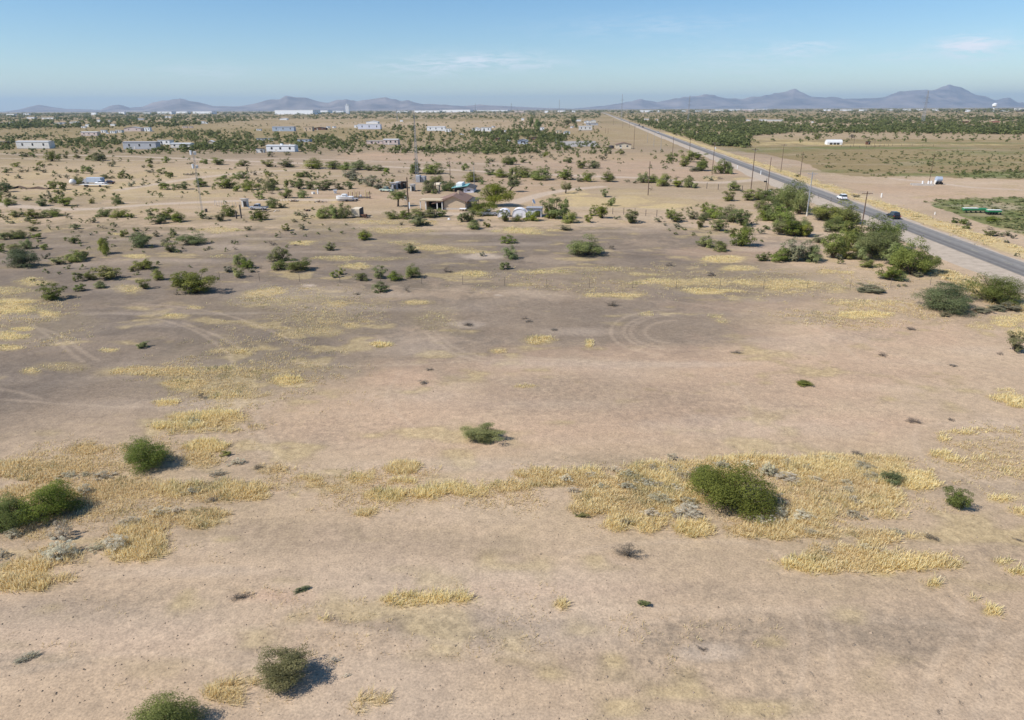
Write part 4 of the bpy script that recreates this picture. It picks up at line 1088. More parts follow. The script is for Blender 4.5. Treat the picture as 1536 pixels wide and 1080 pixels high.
# (centre x, base y, width, height) of buildings, kept clear of scattered scrub
HOMES = [
    # px, base, wpx, hpx, kind, wall, roof, label
    (50, 223, 50, 11, 'mobile', 'offwhite', 'roof_pale', 'long off-white mobile home with pale flat roof beside the dirt road'),
    (3, 217, 12, 5, 'shed', 'rust', 'roof_pale', 'dark open shed with white roof edge at the far left'),
    (134, 204, 24, 6, 'mobile', 'pinkwall', 'roof_pale', 'low tan flat-roofed block behind the off-white mobile home'),
    (155, 199, 7, 4, 'shed', 'white', 'roof_grey', 'small white shed beside the low tan block'),
    (169, 200, 7, 3.5, 'shed', 'white', 'roof_pale', 'white outbuilding between small sheds in the western cluster'),
    (178, 199, 9, 4, 'shed', 'offwhite', 'roof_pale', 'off-white outbuilding left of the pinkish house'),
    (199, 197, 24, 7, 'gable', 'pinkwall', 'roof_grey', 'pinkish house with long grey roof in the western cluster'),
    (221, 197, 8, 6, 'shed', 'white', 'roof_pale', 'bright white upright shed right of the pinkish house'),
    (210, 224, 50, 11, 'mobile', 'greywall', 'roof_grey', 'long grey mobile home half hidden by bushes'),
    (246, 217, 18, 7, 'shed', 'white', 'roof_pale', 'white boxy building behind the long grey mobile home'),
    (271, 222, 30, 7, 'mobile', 'offwhite', 'roof_pale', 'off-white low building among bushes right of the grey mobile home'),
    (316, 216, 8, 5.5, 'gable', 'cream', 'roof_pale', 'tiny cream cottage above the green tree line'),
    (85, 187, 9, 3, 'shed', 'offwhite', 'roof_pale', 'pale distant house in dark trees, western side'), (93, 186, 8, 2.5, 'shed', 'greywall', 'roof_pale', 'grey distant house touching the pale one in dark trees'),
    (110, 185, 10, 3, 'gable', 'white', 'roof_pale', 'white distant house with bright roof among dark trees'), (131, 190, 5, 3.5, 'shed', 'white', 'roof_pale', 'tiny bright white cabin at the front of the dark trees'),
    (125, 192, 6, 2.5, 'shed', 'white', 'roof_pale', 'tiny flat white shed just below the bright cabin'), (148, 183, 4, 3.5, 'shed', 'white', 'roof_pale', 'tiny tall white shed deep in the western trees'),
    (161, 183, 7, 2.6, 'gable', 'offwhite', 'roof_grey', 'small pale house deep in the western trees'), (169, 189, 6, 3, 'shed', 'white', 'roof_pale', 'small white hut before the western trees'),
    (46, 178, 9, 2.2, 'shed', 'white', 'roof_pale', 'short pale roof behind the western trees'), (72, 178.5, 15, 2.2, 'shed', 'white', 'roof_pale', 'long pale roof behind the western trees'), (9, 186, 12, 2.6, 'shed', 'greywall', 'roof_pale', 'grey roof in trees at the far left edge'),
    (212, 180, 9, 2.6, 'shed', 'greywall', 'roof_pale', 'pale roofed barn far behind the pinkish house'), (249, 176.5, 3, 2.5, 'shed', 'white', 'roof_pale', 'left one of two tiny white huts far back'), (254.5, 177, 3, 2.5, 'shed', 'white', 'roof_pale', 'right one of two tiny white huts far back'),
    (304, 185.5, 4.5, 3.5, 'shed', 'white', 'roof_pale', 'larger of two white cubes on the far plain'), (310, 185.5, 3, 2.5, 'shed', 'white', 'roof_pale', 'smaller of two white cubes on the far plain'),
    (277, 192, 6, 2.2, 'shed', 'pinkwall', 'roof_pale', 'pinkish low hut on the plain, left of its pair'), (286, 192, 5, 2.2, 'shed', 'pinkwall', 'roof_pale', 'pinkish low hut on the plain, right of its pair'), (388, 196, 6, 2.5, 'shed', 'white', 'roof_pale', 'small white hut left of the grey-blue mobile home'),
    (425, 197, 32, 7, 'mobile', 'bluegrey', 'roof_grey', 'grey-blue mobile home on the plain'), (462, 197, 13, 7, 'shed', 'tan', 'roof_tan', 'tan boxy barn right of the grey-blue mobile home'), (479, 195, 18, 4.5, 'gable', 'rust', 'roof_dark', 'dark-roofed low house right of the tan barn'),
    (492, 192.5, 5, 3, 'shed', 'white', 'roof_pale', 'small white shed right of the dark-roofed house'), (501, 192, 5, 2.5, 'shed', 'white', 'roof_pale', 'smallest white shed right of the dark-roofed house'),
    (425, 180, 10, 3, 'gable', 'white', 'roof_pale', 'bright white roof alone on the far plain'), (534, 191.5, 5, 4, 'shed', 'white', 'roof_pale', 'white cubic shed left of the lavender mobile home'), (554, 194, 33, 7.5, 'mobile', 'lavender', 'roof_pale', 'pale lavender mobile home with dark windows'),
    (558, 185.5, 17, 4.5, 'gable', 'white', 'roof_pale', 'white house behind the lavender mobile home'),
    (421, 228, 43, 10, 'mobile', 'white', 'roof_pale', 'white trailer house with three dark windows and roof cooler'), (390, 229, 11, 6, 'shed', 'offwhite', 'roof_dark', 'small dark and white shed left of the white trailer house'),
    (391, 211, 13, 3, 'shed', 'greywall', 'roof_green', 'longer pale green roof among bushes'), (407, 211, 9, 3, 'shed', 'greywall', 'roof_green', 'shorter pale green roof among bushes'), (455, 213, 18, 3.5, 'shed', 'bluegrey', 'roof_pale', 'flat pale pink canopy behind bushes'),
    (586, 217, 22, 8, 'mobile', 'pinkwall', 'roof_pale', 'pale pink walled building with cluttered yard'), (562, 216, 24, 5, 'shed', 'pinkwall', 'roof_pale', 'low pink yard shed left of the pale pink building'),
    (602, 182.5, 4, 2.5, 'shed', 'white', 'roof_pale', 'tiny white cabin above dark trees near the lattice tower'), (654, 196.5, 27, 6.5, 'mobile', 'white', 'roof_pale', 'white mobile home with long bright roof, mid plain'), (672, 198, 9, 5, 'shed', 'white', 'roof_pale', 'white shed at the end of the bright-roofed home'),
    (714, 196, 12, 5, 'gable', 'white', 'roof_pale', 'white house left of a large white box building'), (729, 197, 14, 6, 'shed', 'white', 'roof_pale', 'large white box building among green trees'), (740, 191.5, 5, 2, 'shed', 'white', 'roof_pale', 'small flat white roof right of the box building'), (758, 198.5, 3, 3, 'shed', 'white', 'roof_pale', 'tiny white tank house right of the box building'),
    (747, 211, 7, 3, 'shed', 'rust', 'roof_dark', 'dark shed hidden in the long hedge'), (784, 216, 15, 8, 'garage', 'bluegrey', 'roof_grey', 'blue-grey house with dark open garage'), (799, 210, 12, 2.5, 'shed', 'rust', 'roof_dark', 'dark flat roof behind the blue-grey garage house'),
    (784, 180.5, 4, 3, 'shed', 'white', 'roof_pale', 'tiny cream cube left of the tall eucalyptus'), (813, 196, 6, 5, 'shed', 'white', 'roof_pale', 'white cube house below the tall eucalyptus'), (838, 200, 9, 4, 'shed', 'cream', 'roof_green', 'cream shed with pale green roof among trees'), (850, 201, 10, 5, 'gable', 'white', 'roof_green', 'white gabled shed with pale green roof among trees'),
    (867, 182, 9, 2.6, 'shed', 'white', 'roof_pale', 'long white roof right of the dark tall trees'), (881, 185, 10, 4.5, 'gable', 'white', 'roof_grey', 'white gabled barn of the ranch by the road'), (890, 184, 8, 4.5, 'gable', 'offwhite', 'roof_pale', 'pale gabled barn nearest the road'), (888, 188, 18, 3.5, 'shed', 'greywall', 'roof_grey', 'low grey stable below the ranch barns'),
    (878, 195.5, 20, 6, 'mobile', 'offwhite', 'roof_pale', 'grey-white mobile home below the ranch stable'), (858, 192, 5, 2.5, 'shed', 'white', 'roof_pale', 'small white hut left of the grey-white mobile home'),
    (935, 223, 23, 10, 'gable', 'cream', 'roof_brown', 'cream gabled house with thin brown roof beside the power poles'),
    (1252, 217, 22, 8, 'hoop', 'white', 'roof_pale', 'white round-roofed farm shed beyond the olive field'), (1302, 217, 6, 3, 'shed', 'rust', 'roof_dark', 'tiny dark animal shelter right of the round-roofed shed'),
    (1493, 184, 13, 3.5, 'gable', 'redwall', 'roof_tan', 'red clay walled house in the eastern scrub'), (1448, 184.5, 10, 2.6, 'shed', 'rust', 'roof_dark', 'dark low barn left of the red clay house'), (1122, 181.5, 7, 2.4, 'gable', 'white', 'roof_pale', 'small white roof at the west end of the pale greenhouses'),
    (1162, 182, 26, 2.8, 'shed', 'offwhite', 'roof_pale', 'long pale greenhouse block in the eastern scrub'), (1144, 181.5, 10, 2.6, 'shed', 'white', 'roof_pale', 'white greenhouse touching the long pale block'), (1219, 184, 3, 2, 'shed', 'white', 'roof_pale', 'tiny white hut right of the pale greenhouses'),
    (970, 180, 7, 2, 'shed', 'offwhite', 'roof_pale', 'pale hut in the thicket right of the road'), (985, 181, 4, 2, 'shed', 'offwhite', 'roof_pale', 'tiny pale hut deep in the thicket'),
]
BUILT = [(h[0], h[1], h[2], h[3]) for h in HOMES] + [(680, 318, 90, 40), (765, 327, 90, 20), (520, 302, 60, 20), (538, 328, 30, 20), (597, 285, 30, 12), (145, 278, 60, 14), (1400, 280, 60, 18), (1475, 322, 70, 14)]
r2 = np.random.default_rng(5)
far = []
Z_ = lambda *a, **k: far.extend(scatter(*a, **k))
Z_([(0, 180), (130, 176), (300, 172), (420, 178), (250, 192), (100, 193), (0, 193)], 900, 6, 15, r2)             # western tree belt
Z_([(0, 170), (900, 166), (900, 178), (0, 180)], 1900, 6, 18, r2, ratio=(.25, .45))
Z_([(0, 192), (900, 178), (920, 232), (0, 232)], 1300, 2.0, 5.5, r2)
Z_([(250, 196), (420, 200), (500, 206), (540, 226), (260, 228), (190, 226)], 430, 4, 8, r2)                      # hedge round the trailers
Z_([(530, 200), (700, 196), (740, 206), (840, 208), (860, 226), (760, 232), (600, 230), (520, 222)], 380, 3, 7, r2)
Z_([(700, 198), (860, 196), (840, 214), (740, 212)], 260, 4.5, 8.5, r2)
Z_([(590, 188), (640, 186), (640, 197), (590, 197)], 40, 5, 9, r2)
Z_([(770, 178), (860, 178), (880, 196), (770, 198)], 170, 4, 8, r2)
Z_([(0, 205), (180, 205), (180, 224), (0, 226)], 170, 3.5, 7, r2)
Z_([(0, 234), (600, 238), (900, 262), (900, 290), (0, 300)], 330, .8, 2.6, r2)
Z_([(0, 300), (520, 300), (560, 345), (200, 420), (0, 440)], 150, .6, 1.6, r2)
Z_([(1030, 300), (1150, 330), (1300, 400), (1250, 410), (1000, 350)], 60, .6, 1.8, r2)
Z_([(620, 225), (1000, 218), (1040, 262), (640, 250)], 110, 1.2, 3.2, r2)
Z_([(905, 171), (930, 179), (985, 194), (1035, 208), (1075, 218), (1120, 222), (1110, 206), (1200, 199), (1536, 202), (1700, 203), (1700, 186), (1300, 182), (1120, 184), (1100, 172), (940, 170)], 3600, 5.5, 10, r2)   # thicket east of the road
Z_([(1000, 176), (1110, 184), (1536, 182), (1700, 182), (1700, 170), (1000, 168)], 1800, 6, 15, r2, ratio=(.3, .5))
Z_([(1130, 198), (1536, 200), (1700, 200), (1700, 213), (1300, 214), (1120, 216)], 130, 3, 6, r2)
Z_([(1060, 205), (1130, 205), (1120, 219), (1075, 218)], 90, 5, 8, r2)
Z_([(1180, 232), (1536, 222), (1700, 222), (1700, 268), (1330, 268), (1250, 256)], 700, 1.0, 3.0, r2, ratio=(.25, .5))
Z_([(1390, 258), (1536, 256), (1700, 256), (1700, 270), (1400, 268)], 130, 1.5, 3.2, r2, ratio=(.25, .45))
Z_([(950, 183), (985, 196), (1035, 209), (1070, 219), (1100, 220), (1050, 204), (960, 180)], 200, 4.5, 7.5, r2)
merge_bushes('scrub', far, M['leaf_far'], 70, 3, 'dense low scrub and desert trees covering the far plain')
# low green crop by the implement
cr = []
r3 = np.random.default_rng(8)
for _ in range(1500):
    x = r3.uniform(1384, 1700); y = r3.uniform(296, 380)
    p = P(x, y)
    if in_poly(np.array([p[0]]), np.array([p[1]]), GREENF)[0] and not (1438 < x < 1508 and 316 < y < 326):
        w_ = r3.uniform(.8, 2.4); cr.append((p[0], p[1], w_, w_ * r3.uniform(.18, .3)))
o = merge_bushes('weeds', cr, M['leaf_green'], 60, 4, 'low green weeds filling the fenced field')
o['category'] = 'weeds'
# small weeds and tufts on the lot
lt = []
for _ in range(900):
    x = r3.uniform(-60, 1600); y = r3.uniform(330, 1120) if r3.random() < .45 else r3.uniform(300, 460)
    p = P(x, y)
    if abs(road_coords(p[0], p[1])[1]) < 16: continue
    w_ = r3.uniform(.08, .34); lt.append((p[0], p[1], w_, w_ * r3.uniform(.2, .4)))
o = merge_bushes('litter', lt, M['leaf_brown'], 60, 6, 'tiny dead weeds and twigs strewn over the sand', .05)
o['category'] = 'dead weeds'

# clods and stones
sv = []; sf = []
for k in range(2600):
    x = r3.uniform(-80, 1620); y = r3.uniform(520, 1150)
    p_ = P(x, y); a_ = r3.uniform(.03, .085) * (1.6 if r3.random() < .06 else 1); zc_ = gz(p_[0], p_[1])[0]
    o_ = len(sv)
    t_ = r3.uniform(0, 6.28)
    for m_ in range(5):
        sv.append((p_[0] + a_ * math.cos(t_ + m_ * 1.257) * r3.uniform(.7, 1.2), p_[1] + a_ * math.sin(t_ + m_ * 1.257) * r3.uniform(.7, 1.2), zc_ - .01))
    sv.append((p_[0] + a_ * .2, p_[1], zc_ + a_ * r3.uniform(.5, 1)))
    sf += [(o_ + m_, o_ + (m_ + 1) % 5, o_ + 5) for m_ in range(5)]
o = link(bpy.data.objects.new('gravel', mesh_np('gravel', np.array(sv), np.array(sf), M['clod'])))
tag(o, 'small clods and stones strewn on the bare sand', 'stones', kind='stuff')

# ---- town trees
tt = []
for _ in range(1500):
    x = r3.uniform(-200, 1750)
    a = r3.uniform(163.0, 168)
    d = RN @ np.array([(x - 768) / F, 377 / F, -1.0])
    az_ = math.atan2(d[0], d[1]); dist = r3.uniform(4200, 9500)
    w_ = r3.uniform(20, 60)
    tt.append((dist * math.sin(az_), dist * math.cos(az_), w_, r3.uniform(7, 17)))
o = merge_bushes('distant_woods', tt, M['leaf_far'], 60, 9, 'dark tree line of the distant town along the horizon')
o['category'] = 'trees'

# ---- dry grass
GV = []; GT = []; GH = []; GA = []
rg = np.random.default_rng(3)


def tufts(cx, cy, hue, hts, wds, nb):
    n = len(cx)
    z0 = gz(cx, cy)
    a = rg.uniform(0, 2 * PI, (n, nb)); lean = rg.uniform(.1, 1.35, (n, nb)); ht_ = hts[:, None] * rg.uniform(.55, 1.1, (n, nb))
    ro = rg.uniform(0, .34, (n, nb)) * (wds[:, None] / .02) ** .5
    bx = cx[:, None] + np.cos(a) * ro; by = cy[:, None] + np.sin(a) * ro
    # common wind lean
    tx = bx + (np.cos(a) * lean * .6 + .12) * ht_; ty = by + np.sin(a) * lean * .6 * ht_
    w_ = wds[:, None] * rg.uniform(.6, 1.3, (n, nb))
    pa = a + PI / 2 + rg.uniform(-.9, .9, (n, nb))
    zz_ = np.broadcast_to(z0[:, None], (n, nb))
    v0 = np.stack([bx - np.cos(pa) * w_, by - np.sin(pa) * w_, zz_ - .02], -1)
    v1 = np.stack([bx + np.cos(pa) * w_, by + np.sin(pa) * w_, zz_ - .02], -1)
    v2 = np.stack([tx + np.cos(pa) * w_ * .35, ty + np.sin(pa) * w_ * .35, zz_ + ht_ * (1 - lean * .35)], -1)
    v3 = np.stack([tx - np.cos(pa) * w_ * .35, ty - np.sin(pa) * w_ * .35, zz_ + ht_ * (1 - lean * .35)], -1)
    GV.append(np.stack([v0, v1, v2, v3], 2).reshape(-1, 3))
    base = rg.uniform(.1, .55, (n, nb)); tip = base + rg.uniform(.2, .5, (n, nb))
    GT.append(np.stack([base * .7, base * .7, tip, tip], 2).reshape(-1))
    GH.append(np.repeat(np.clip(hue, 0, 1), nb * 4))
    GA.append(np.repeat(np.clip(rg.random(n) * .55 + value_noise(cx, cy, 1.7, 71) * .5, 0, 1), nb * 4))


for (a, b_, c, d, s, h) in DRYL:
    if b_ < 330: continue
    cc, A = ell(a, b_, c, d)
    area = abs(np.linalg.det(A)) * PI
    dist = np.linalg.norm(cc)
    dens = 24.0 * min(1, (55 / dist)) ** 1.25
    n = int(min(area * 1.5 * dens * (s ** 1.3), 17000))
    if n < 4: n = 4
    rr_ = np.sqrt(rg.uniform(0, 1, n)) * 1.3; th = rg.uniform(0, 2 * PI, n)
    u_ = rr_ * np.cos(th); v_ = rr_ * np.sin(th)
    px_ = cc[0] + A[0, 0] * u_ + A[0, 1] * v_; py_ = cc[1] + A[1, 0] * u_ + A[1, 1] * v_
    wb_ = (value_noise(px_, py_, 2.2, 1) - .5) * .5 + (value_noise(px_, py_, 6.0, 2) - .5) * .6 + (value_noise(px_, py_, .8, 3) - .5) * .35 + (value_noise(px_ * .45, py_, 3.2, 44) - .5) * .5 * min(1, dist / 80)
    keep = (rr_ + wb_ * 1.15 < .78 + .26 * s) & (rg.random(n) < (.55 + .45 * s)) | (rr_ + wb_ < rg.random(n) ** 4 * 1.6) & ~((np.abs(road_coords(px_, py_)[1] + 1) < 9))
    px_, py_ = px_[keep], py_[keep]
    if not len(px_): continue
    m_ = len(px_)
    hl = value_noise(px_, py_, 3.0, 31)
    hts = (.16 + .36 * hl) * (.85 + .3 * s) * rg.uniform(.55, 1.35, m_) * min(1, 1.0) * (1.0 if b_ > 600 else .7 if dist < 90 else .45)
    wds = np.full(m_, .007 + .0004 * dist)
    tufts(px_, py_, h + (hl - .5) * .8 + rg.normal(size=m_) * .15, hts, wds, 11 if dist < 90 else 7)
# thin grass strewn between the patches
for (a, b_, c, d, n) in ((200, 740, 240, 75, 5200), (1090, 742, 310, 52, 3600), (380, 565, 150, 60, 2000), (1480, 690, 100, 50, 700), (640, 735, 180, 32, 1300), (450, 465, 130, 40, 1100), (40, 480, 100, 40, 1000), (600, 960, 500, 90, 700), (1070, 420, 360, 24, 2600), (1300, 470, 150, 22, 1500)):
    cc, A = ell(a, b_, c, d)
    rr_ = np.sqrt(rg.uniform(0, 1, n)) * (1 + rg.normal(size=n) * .15); th = rg.uniform(0, 2 * PI, n)
    px_ = cc[0] + A[0, 0] * rr_ * np.cos(th) + A[0, 1] * rr_ * np.sin(th); py_ = cc[1] + A[1, 0] * rr_ * np.cos(th) + A[1, 1] * rr_ * np.sin(th)
    kk = (value_noise(px_, py_, 4.5, 81) * .6 + value_noise(px_ * .5, py_, 1.6, 82) * .4 > .5 + rg.uniform(-.1, .1, n)) & (np.abs(road_coords(px_, py_)[1] + 1) > 9)
    px_, py_ = px_[kk], py_[kk]; m_ = len(px_); dist = np.linalg.norm(cc)
    tufts(px_, py_, .15 + rg.normal(size=m_) * .3, rg.uniform(.10, .30, m_), np.full(m_, .007 + .0004 * dist), 7)
# roadside strips
for (l0, sd_, s0, s1, n) in ((ROADW + 5.8, 1.7, -80, 330, 5500), (-12.5, 1.2, -62, 5, 2200)):
    ss = rg.uniform(s0, s1, n); ll = l0 + rg.normal(size=n) * sd_
    pts = edgeL[None, :2] + ss[:, None] * dirv[None, :2] + ll[:, None] * nrm[None, :2]
    k_ = value_noise(pts[:, 0], pts[:, 1], 6.0, 2) * .6 + value_noise(pts[:, 0], pts[:, 1], 2.2, 1) * .4 > .45
    pts = pts[k_]
    tufts(pts[:, 0], pts[:, 1], .55 + rg.normal(size=len(pts)) * .25, rg.uniform(.25, .6, len(pts)), np.full(len(pts), .07), 8)
GV = np.concatenate(GV)
print('GRASS quads', len(GV) // 4)
o = link(bpy.data.objects.new('dry_grass', mesh_np('dry_grass', GV, np.arange(len(GV)).reshape(-1, 4), M['grass'], {'tint': np.concatenate(GT), 'hue': np.concatenate(GH), 'age': np.concatenate(GA)})))
tag(o, 'knee-high straw yellow dry grass in patches over the lot', 'dry grass', kind='stuff')

# ================================================================== buildings
def house(px, py, wpx, hpx, kind, wall, roof, label, depth_m=None, rz=None, wins=None):
    """a building whose front foot is centred on photo point (px,py)"""
    c = P(px, py)
    W = wid(px, py, wpx)
    H = max(hgt(px, py, hpx), 1.6)
    dist = np.linalg.norm(c)
    dep = depth_m or min(W * .6, 6.5 if kind in ('mobile',) else 9.0 if dist < 1200 else W * .5)
    # the roof seen from above takes part of the drawn height
    H = max(H - dep * math.sin(math.atan2(HC, dist)) * .8, H * .6, 2.2 if dist < 1200 else 1.8)
    rz = GRID if rz is None else rz
    name = {'mobile': 'mobile_home', 'shed': 'shed', 'gable': 'house', 'garage': 'house', 'hoop': 'barn'}[kind]
    e = empty(name, (c[0], c[1], 0), rz)
    h = W / 2
    near_ = dist < 1500
    wm, rm = M[wall], M[roof]
    if kind == 'hoop':
        MB().prismx([(0, 0)] + [(dep / 2 - dep / 2 * math.cos(t), H * .35 + H * .6 * math.sin(t)) for t in np.linspace(0, PI, 10)] + [(dep, 0)], -h, h).build('wall', wm, e)
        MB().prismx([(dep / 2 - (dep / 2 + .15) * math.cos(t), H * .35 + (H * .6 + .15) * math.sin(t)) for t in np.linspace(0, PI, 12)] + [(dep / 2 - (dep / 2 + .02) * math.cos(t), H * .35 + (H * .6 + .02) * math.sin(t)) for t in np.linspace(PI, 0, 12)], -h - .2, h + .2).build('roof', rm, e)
        for k in (-.5, 0, .45): MB().box(h * k - 1.0, h * k + 1.0, -.12, .02, .0, H * .42).build('door', M['shade_dark'], e)
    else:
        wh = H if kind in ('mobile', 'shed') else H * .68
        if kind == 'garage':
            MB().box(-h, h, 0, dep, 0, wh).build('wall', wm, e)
            MB().box(-h * .35, h * .55, -.1, .06, 0, wh * .8).build('garage_shade_panel', M['shade_dark'], e)  # near-black panel on the solid wall, painted as the garage's inner shade
        else:
            MB().box(-h, h, 0, dep, 0, wh - .02).build('wall', wm, e)
        if kind == 'mobile':
            MB().prism([(-h - .25, wh), (-h - .25, wh + .12), (0, wh + .45), (h + .25, wh + .12), (h + .25, wh)], -.3, dep + .3).build('roof', rm, e) if W < 9 else MB().prismx([(-.3, wh), (-.3, wh + .12), (dep / 2, wh + .55), (dep + .3, wh + .12), (dep + .3, wh)], -h - .25, h + .25).build('roof', rm, e)
        elif kind == 'shed':
            MB().prismx([(-.3, wh + .25), (-.3, wh + .4), (dep + .3, wh + .1), (dep + .3, wh - .02), (0, wh - .02)], -h - .25, h + .25).build('roof', rm, e)
        else:
            rise = H - wh
            # ridge runs away from the viewer, gable faces the front
            MB().prism([(-h, wh - .02), (0, wh + rise - .14), (h, wh - .02)], 0.02, dep - .02).build('gable', wm, e)
            ov = .5
            sl = rise / h
            MB().prism([(-h - ov, wh - ov * sl), (-h - ov, wh - ov * sl + .16), (0, wh + rise + .06), (h + ov, wh - ov * sl + .16), (h + ov, wh - ov * sl), (0, wh + rise - .1)], -.45, dep + .45).build('roof', rm, e)
        if near_ and kind != 'garage' or (kind == 'mobile'):
            n = wins if wins is not None else (3 if kind == 'mobile' and W > 11 else 2 if W > 6 else 1)
            for k in range(n):
                x = -h + W * (k + .5) / n + (0.6 if k == 0 else 0)
                ww = min(1.3, W * .10 + .2); b0, b1 = wh * .42, wh * .78
                f = MB().box(x - ww / 2 - .1, x + ww / 2 + .1, -.05, .03, b0 - .1, b1 + .1).build('window', M['offwhite'], e)
                MB().box(x - ww / 2, x + ww / 2, -.07, -.04, b0, b1).build('pane', M['window'], f)
            dx = -h + W * (.34 if n > 1 else .8)
            MB().box(dx - .5, dx + .5, -.06, .03, .1, min(2.1, wh * .8)).build('door', M['shade_dark' if kind == 'shed' else 'offwhite'], e)
        if kind == 'mobile' and dist < 1500:
            MB().box(-h + .02, h - .02, -.02, .04, 0, .45).build('skirting', M['roof_grey'], e)
    tag(e, label, {'mobile_home': 'mobile home', 'shed': 'shed', 'house': 'house', 'barn': 'barn'}[name], 'scattered homesteads')
    return e, W, H, dep


for (a, b_, c, d, k, w1_, r1_, lb) in HOMES:
    e, W, H, dp = house(a, b_, c, d, k, w1_, r1_, lb)
    if (a, b_) == (421, 228):
        MB().bevbox(-.9, .9, dp * .3, dp * .3 + 1.6, H + .3, H + 1.3, .12).build('roof_cooler', M['white'], e)
        MB().bevbox(W * .27, W * .27 + 1.1, dp * .4, dp * .4 + 1.0, H + .2, H + .9, .1).build('roof_vent', M['offwhite'], e)
    if (a, b_) == (935, 223):
        o = MB().tube((-W * .5 - 3.2, 2, 0), (-W * .5 - 3.2, 2, H * .45), 2.0, n=14)
        o.tube((-W * .5 - 3.2, 2, H * .45), (-W * .5 - 3.2, 2, H * .52), 2.0, .4, n=14)
        p_ = o.build('water_tank', M['roof_dark'])
        p_.location = e.location; p_.rotation_euler = e.rotation_euler
        tag(p_, 'dark round water tank beside the cream gabled house', 'water tank')


pad = [(839, 220.5), (836, 212), (893, 211.5), (898, 219.5)]
o = MB().poly([tuple(P(*q_)[:2]) + (.03,) for q_ in pad], [(0, 1, 2, 3)])
M['padgravel'] = paint('grey_gravel_pad', (0.33, 0.30, 0.275), 1.0, .1, .2)
o = o.build('gravel_pad', M['padgravel']); tag(o, kind='structure')
# ---- distant big buildings on the horizon
def slab_at(px0, px1, pyt, pyb, dist, name, mat, label, cat, group=None, dep=.35, parts=True):
    def at(px):
        d = RN @ np.array([(px - 768) / F, 377 / F, -1.0]); a = math.atan2(d[0], d[1])
        return np.array([dist * math.tan(a), dist])
    a = at(px0); b_ = at(px1)
    yb = 166.8 - 7 * ((px0 + px1) / 2) / 1536
    pxm = dist / (F * math.cos(PITCH)) * math.cos(PITCH) ** 2 * 1.0
    H = (pyb - pyt) * dist / 1104 * 1.25
    W = b_[0] - a[0]
    e = empty(name, ((a[0] + b_[0]) / 2, dist, 0), -.25 if cat == 'warehouse' else 0)
    h = W / 2; D = min(max(W * dep, 12), 160)
    MB().box(-h, h, 0, D, -1, H).build('wall', M['carwhite'] if mat is M['white'] else mat, e)
    MB().box(-h - .5, h + .5, -.5, D + .5, H + .01, H + H * .07 + .3).build('roof', M['roof_pale'], e)
    if W > 60:
        n = int(min(12, W // 25))
        mb_ = MB()
        for k in range(n):
            x = -h + W * (k + .5) / n
            mb_.box(x - 2.2, x + 2.2, -.25, .05, 0, min(5, H * .5))
        mb_.build('loading_doors', M['greywall'], e)
    tag(e, label, cat, group)
    return e, H, W


WG = 'white warehouses along the horizon'
for (a, b_, yt, yb, dist, lb) in [
    (408, 472, 161.8, 166.5, 4600, 'broad white warehouse nearest under the twin mountain'), (448, 493, 160.2, 163, 6200, 'upper white warehouse behind the broad one'), (489, 516, 161.5, 163.4, 6600, 'thin white warehouse left of the white silo tower'),
    (233, 258, 163.2, 166, 5600, 'long white warehouse under the western mountain'), (262, 282, 162.8, 165, 6500, 'faint grey-white warehouse between two long white ones'), (286, 319, 163.2, 166.2, 5400, 'long cream warehouse right under the western mountain'),
    (134, 143, 165.5, 168, 5000, 'small white warehouse, western horizon'), (176, 186, 164.5, 167.5, 5200, 'bright white warehouse left of the western mountain'), (32, 42, 167, 169, 5000, 'faint pale warehouse at the far west'), (6, 20, 168, 169.6, 5000, 'faintest pale warehouse at the far left edge'), (212, 224, 164.6, 166.2, 6000, 'blurred white warehouse touching the western mountain foot'),
    (594, 612, 161.2, 163.2, 6000, 'short white warehouse right of the silo tower'), (620, 660, 160.4, 162.6, 6200, 'long thin white warehouse mid horizon'), (658, 706, 159.2, 161.8, 6600, 'longest thin white warehouse mid horizon'), (715, 762, 158.8, 160.4, 8000, 'far pale line of a warehouse before the radio masts'),
    (772, 786, 160.2, 162, 5600, 'small pinkish warehouse left of the tall mast'), (817, 822, 160.5, 162.8, 5000, 'bright small white hall left of the tall mast'), (836, 848, 159.6, 161, 6500, 'thin white hall at the tall mast foot'), (858, 863, 160, 161.8, 5600, 'tiny white hall right of the tall mast'),
    (960, 980, 160.2, 162.4, 5200, 'white hall where the road meets the horizon'), (1023, 1029, 160.8, 162.4, 5600, 'tiny bright white hall right of the dome'), (1043, 1053, 160.6, 162.4, 5200, 'white hall in town, left of the widest'), (1064, 1072, 161.6, 163.6, 4600, 'near white hall in town with bright roof'), (1072, 1086, 159.6, 161.2, 6600, 'white hall behind the bright-roofed one'), (1092, 1106, 159.4, 161, 6600, 'white hall left of the long pale line'), (1096, 1150, 157.2, 158.2, 9000, 'very long pale line building at the mountain foot'),
    (1114, 1140, 159.4, 161.2, 6000, 'pale brown hall block east of town'), (1236, 1246, 159.6, 161.2, 6000, 'small white hall under the central eastern mountain'), (1262, 1280, 159.6, 161, 6000, 'thin white hall under the low eastern ridge'), (1290, 1300, 160.2, 162, 5400, 'white hall among town trees, east'), (1332, 1340, 160.2, 162, 5400, 'white hall before the lattice pylon'), (1356, 1366, 159, 161, 5600, 'pale hall left of the lattice pylon'), (1376, 1384, 159, 161, 5600, 'pale hall at the lattice pylon foot'),
        (1400, 1408, 160.2, 162.2, 5400, 'pale hall right of the lattice pylon'), (1450, 1456, 163.4, 165.6, 4200, 'near white hall left of the white water tower'), (1503, 1514, 164, 165.4, 4200, 'thin near white hall below the white water tower'), (1524, 1536, 160, 162, 5600, 'white hall at the far right edge')]:
    slab_at(a, b_, yt, yb, dist, 'warehouse', M['white'] if 'pink' not in lb and 'brown' not in lb else M['pinkwall'], lb, 'warehouse', WG)
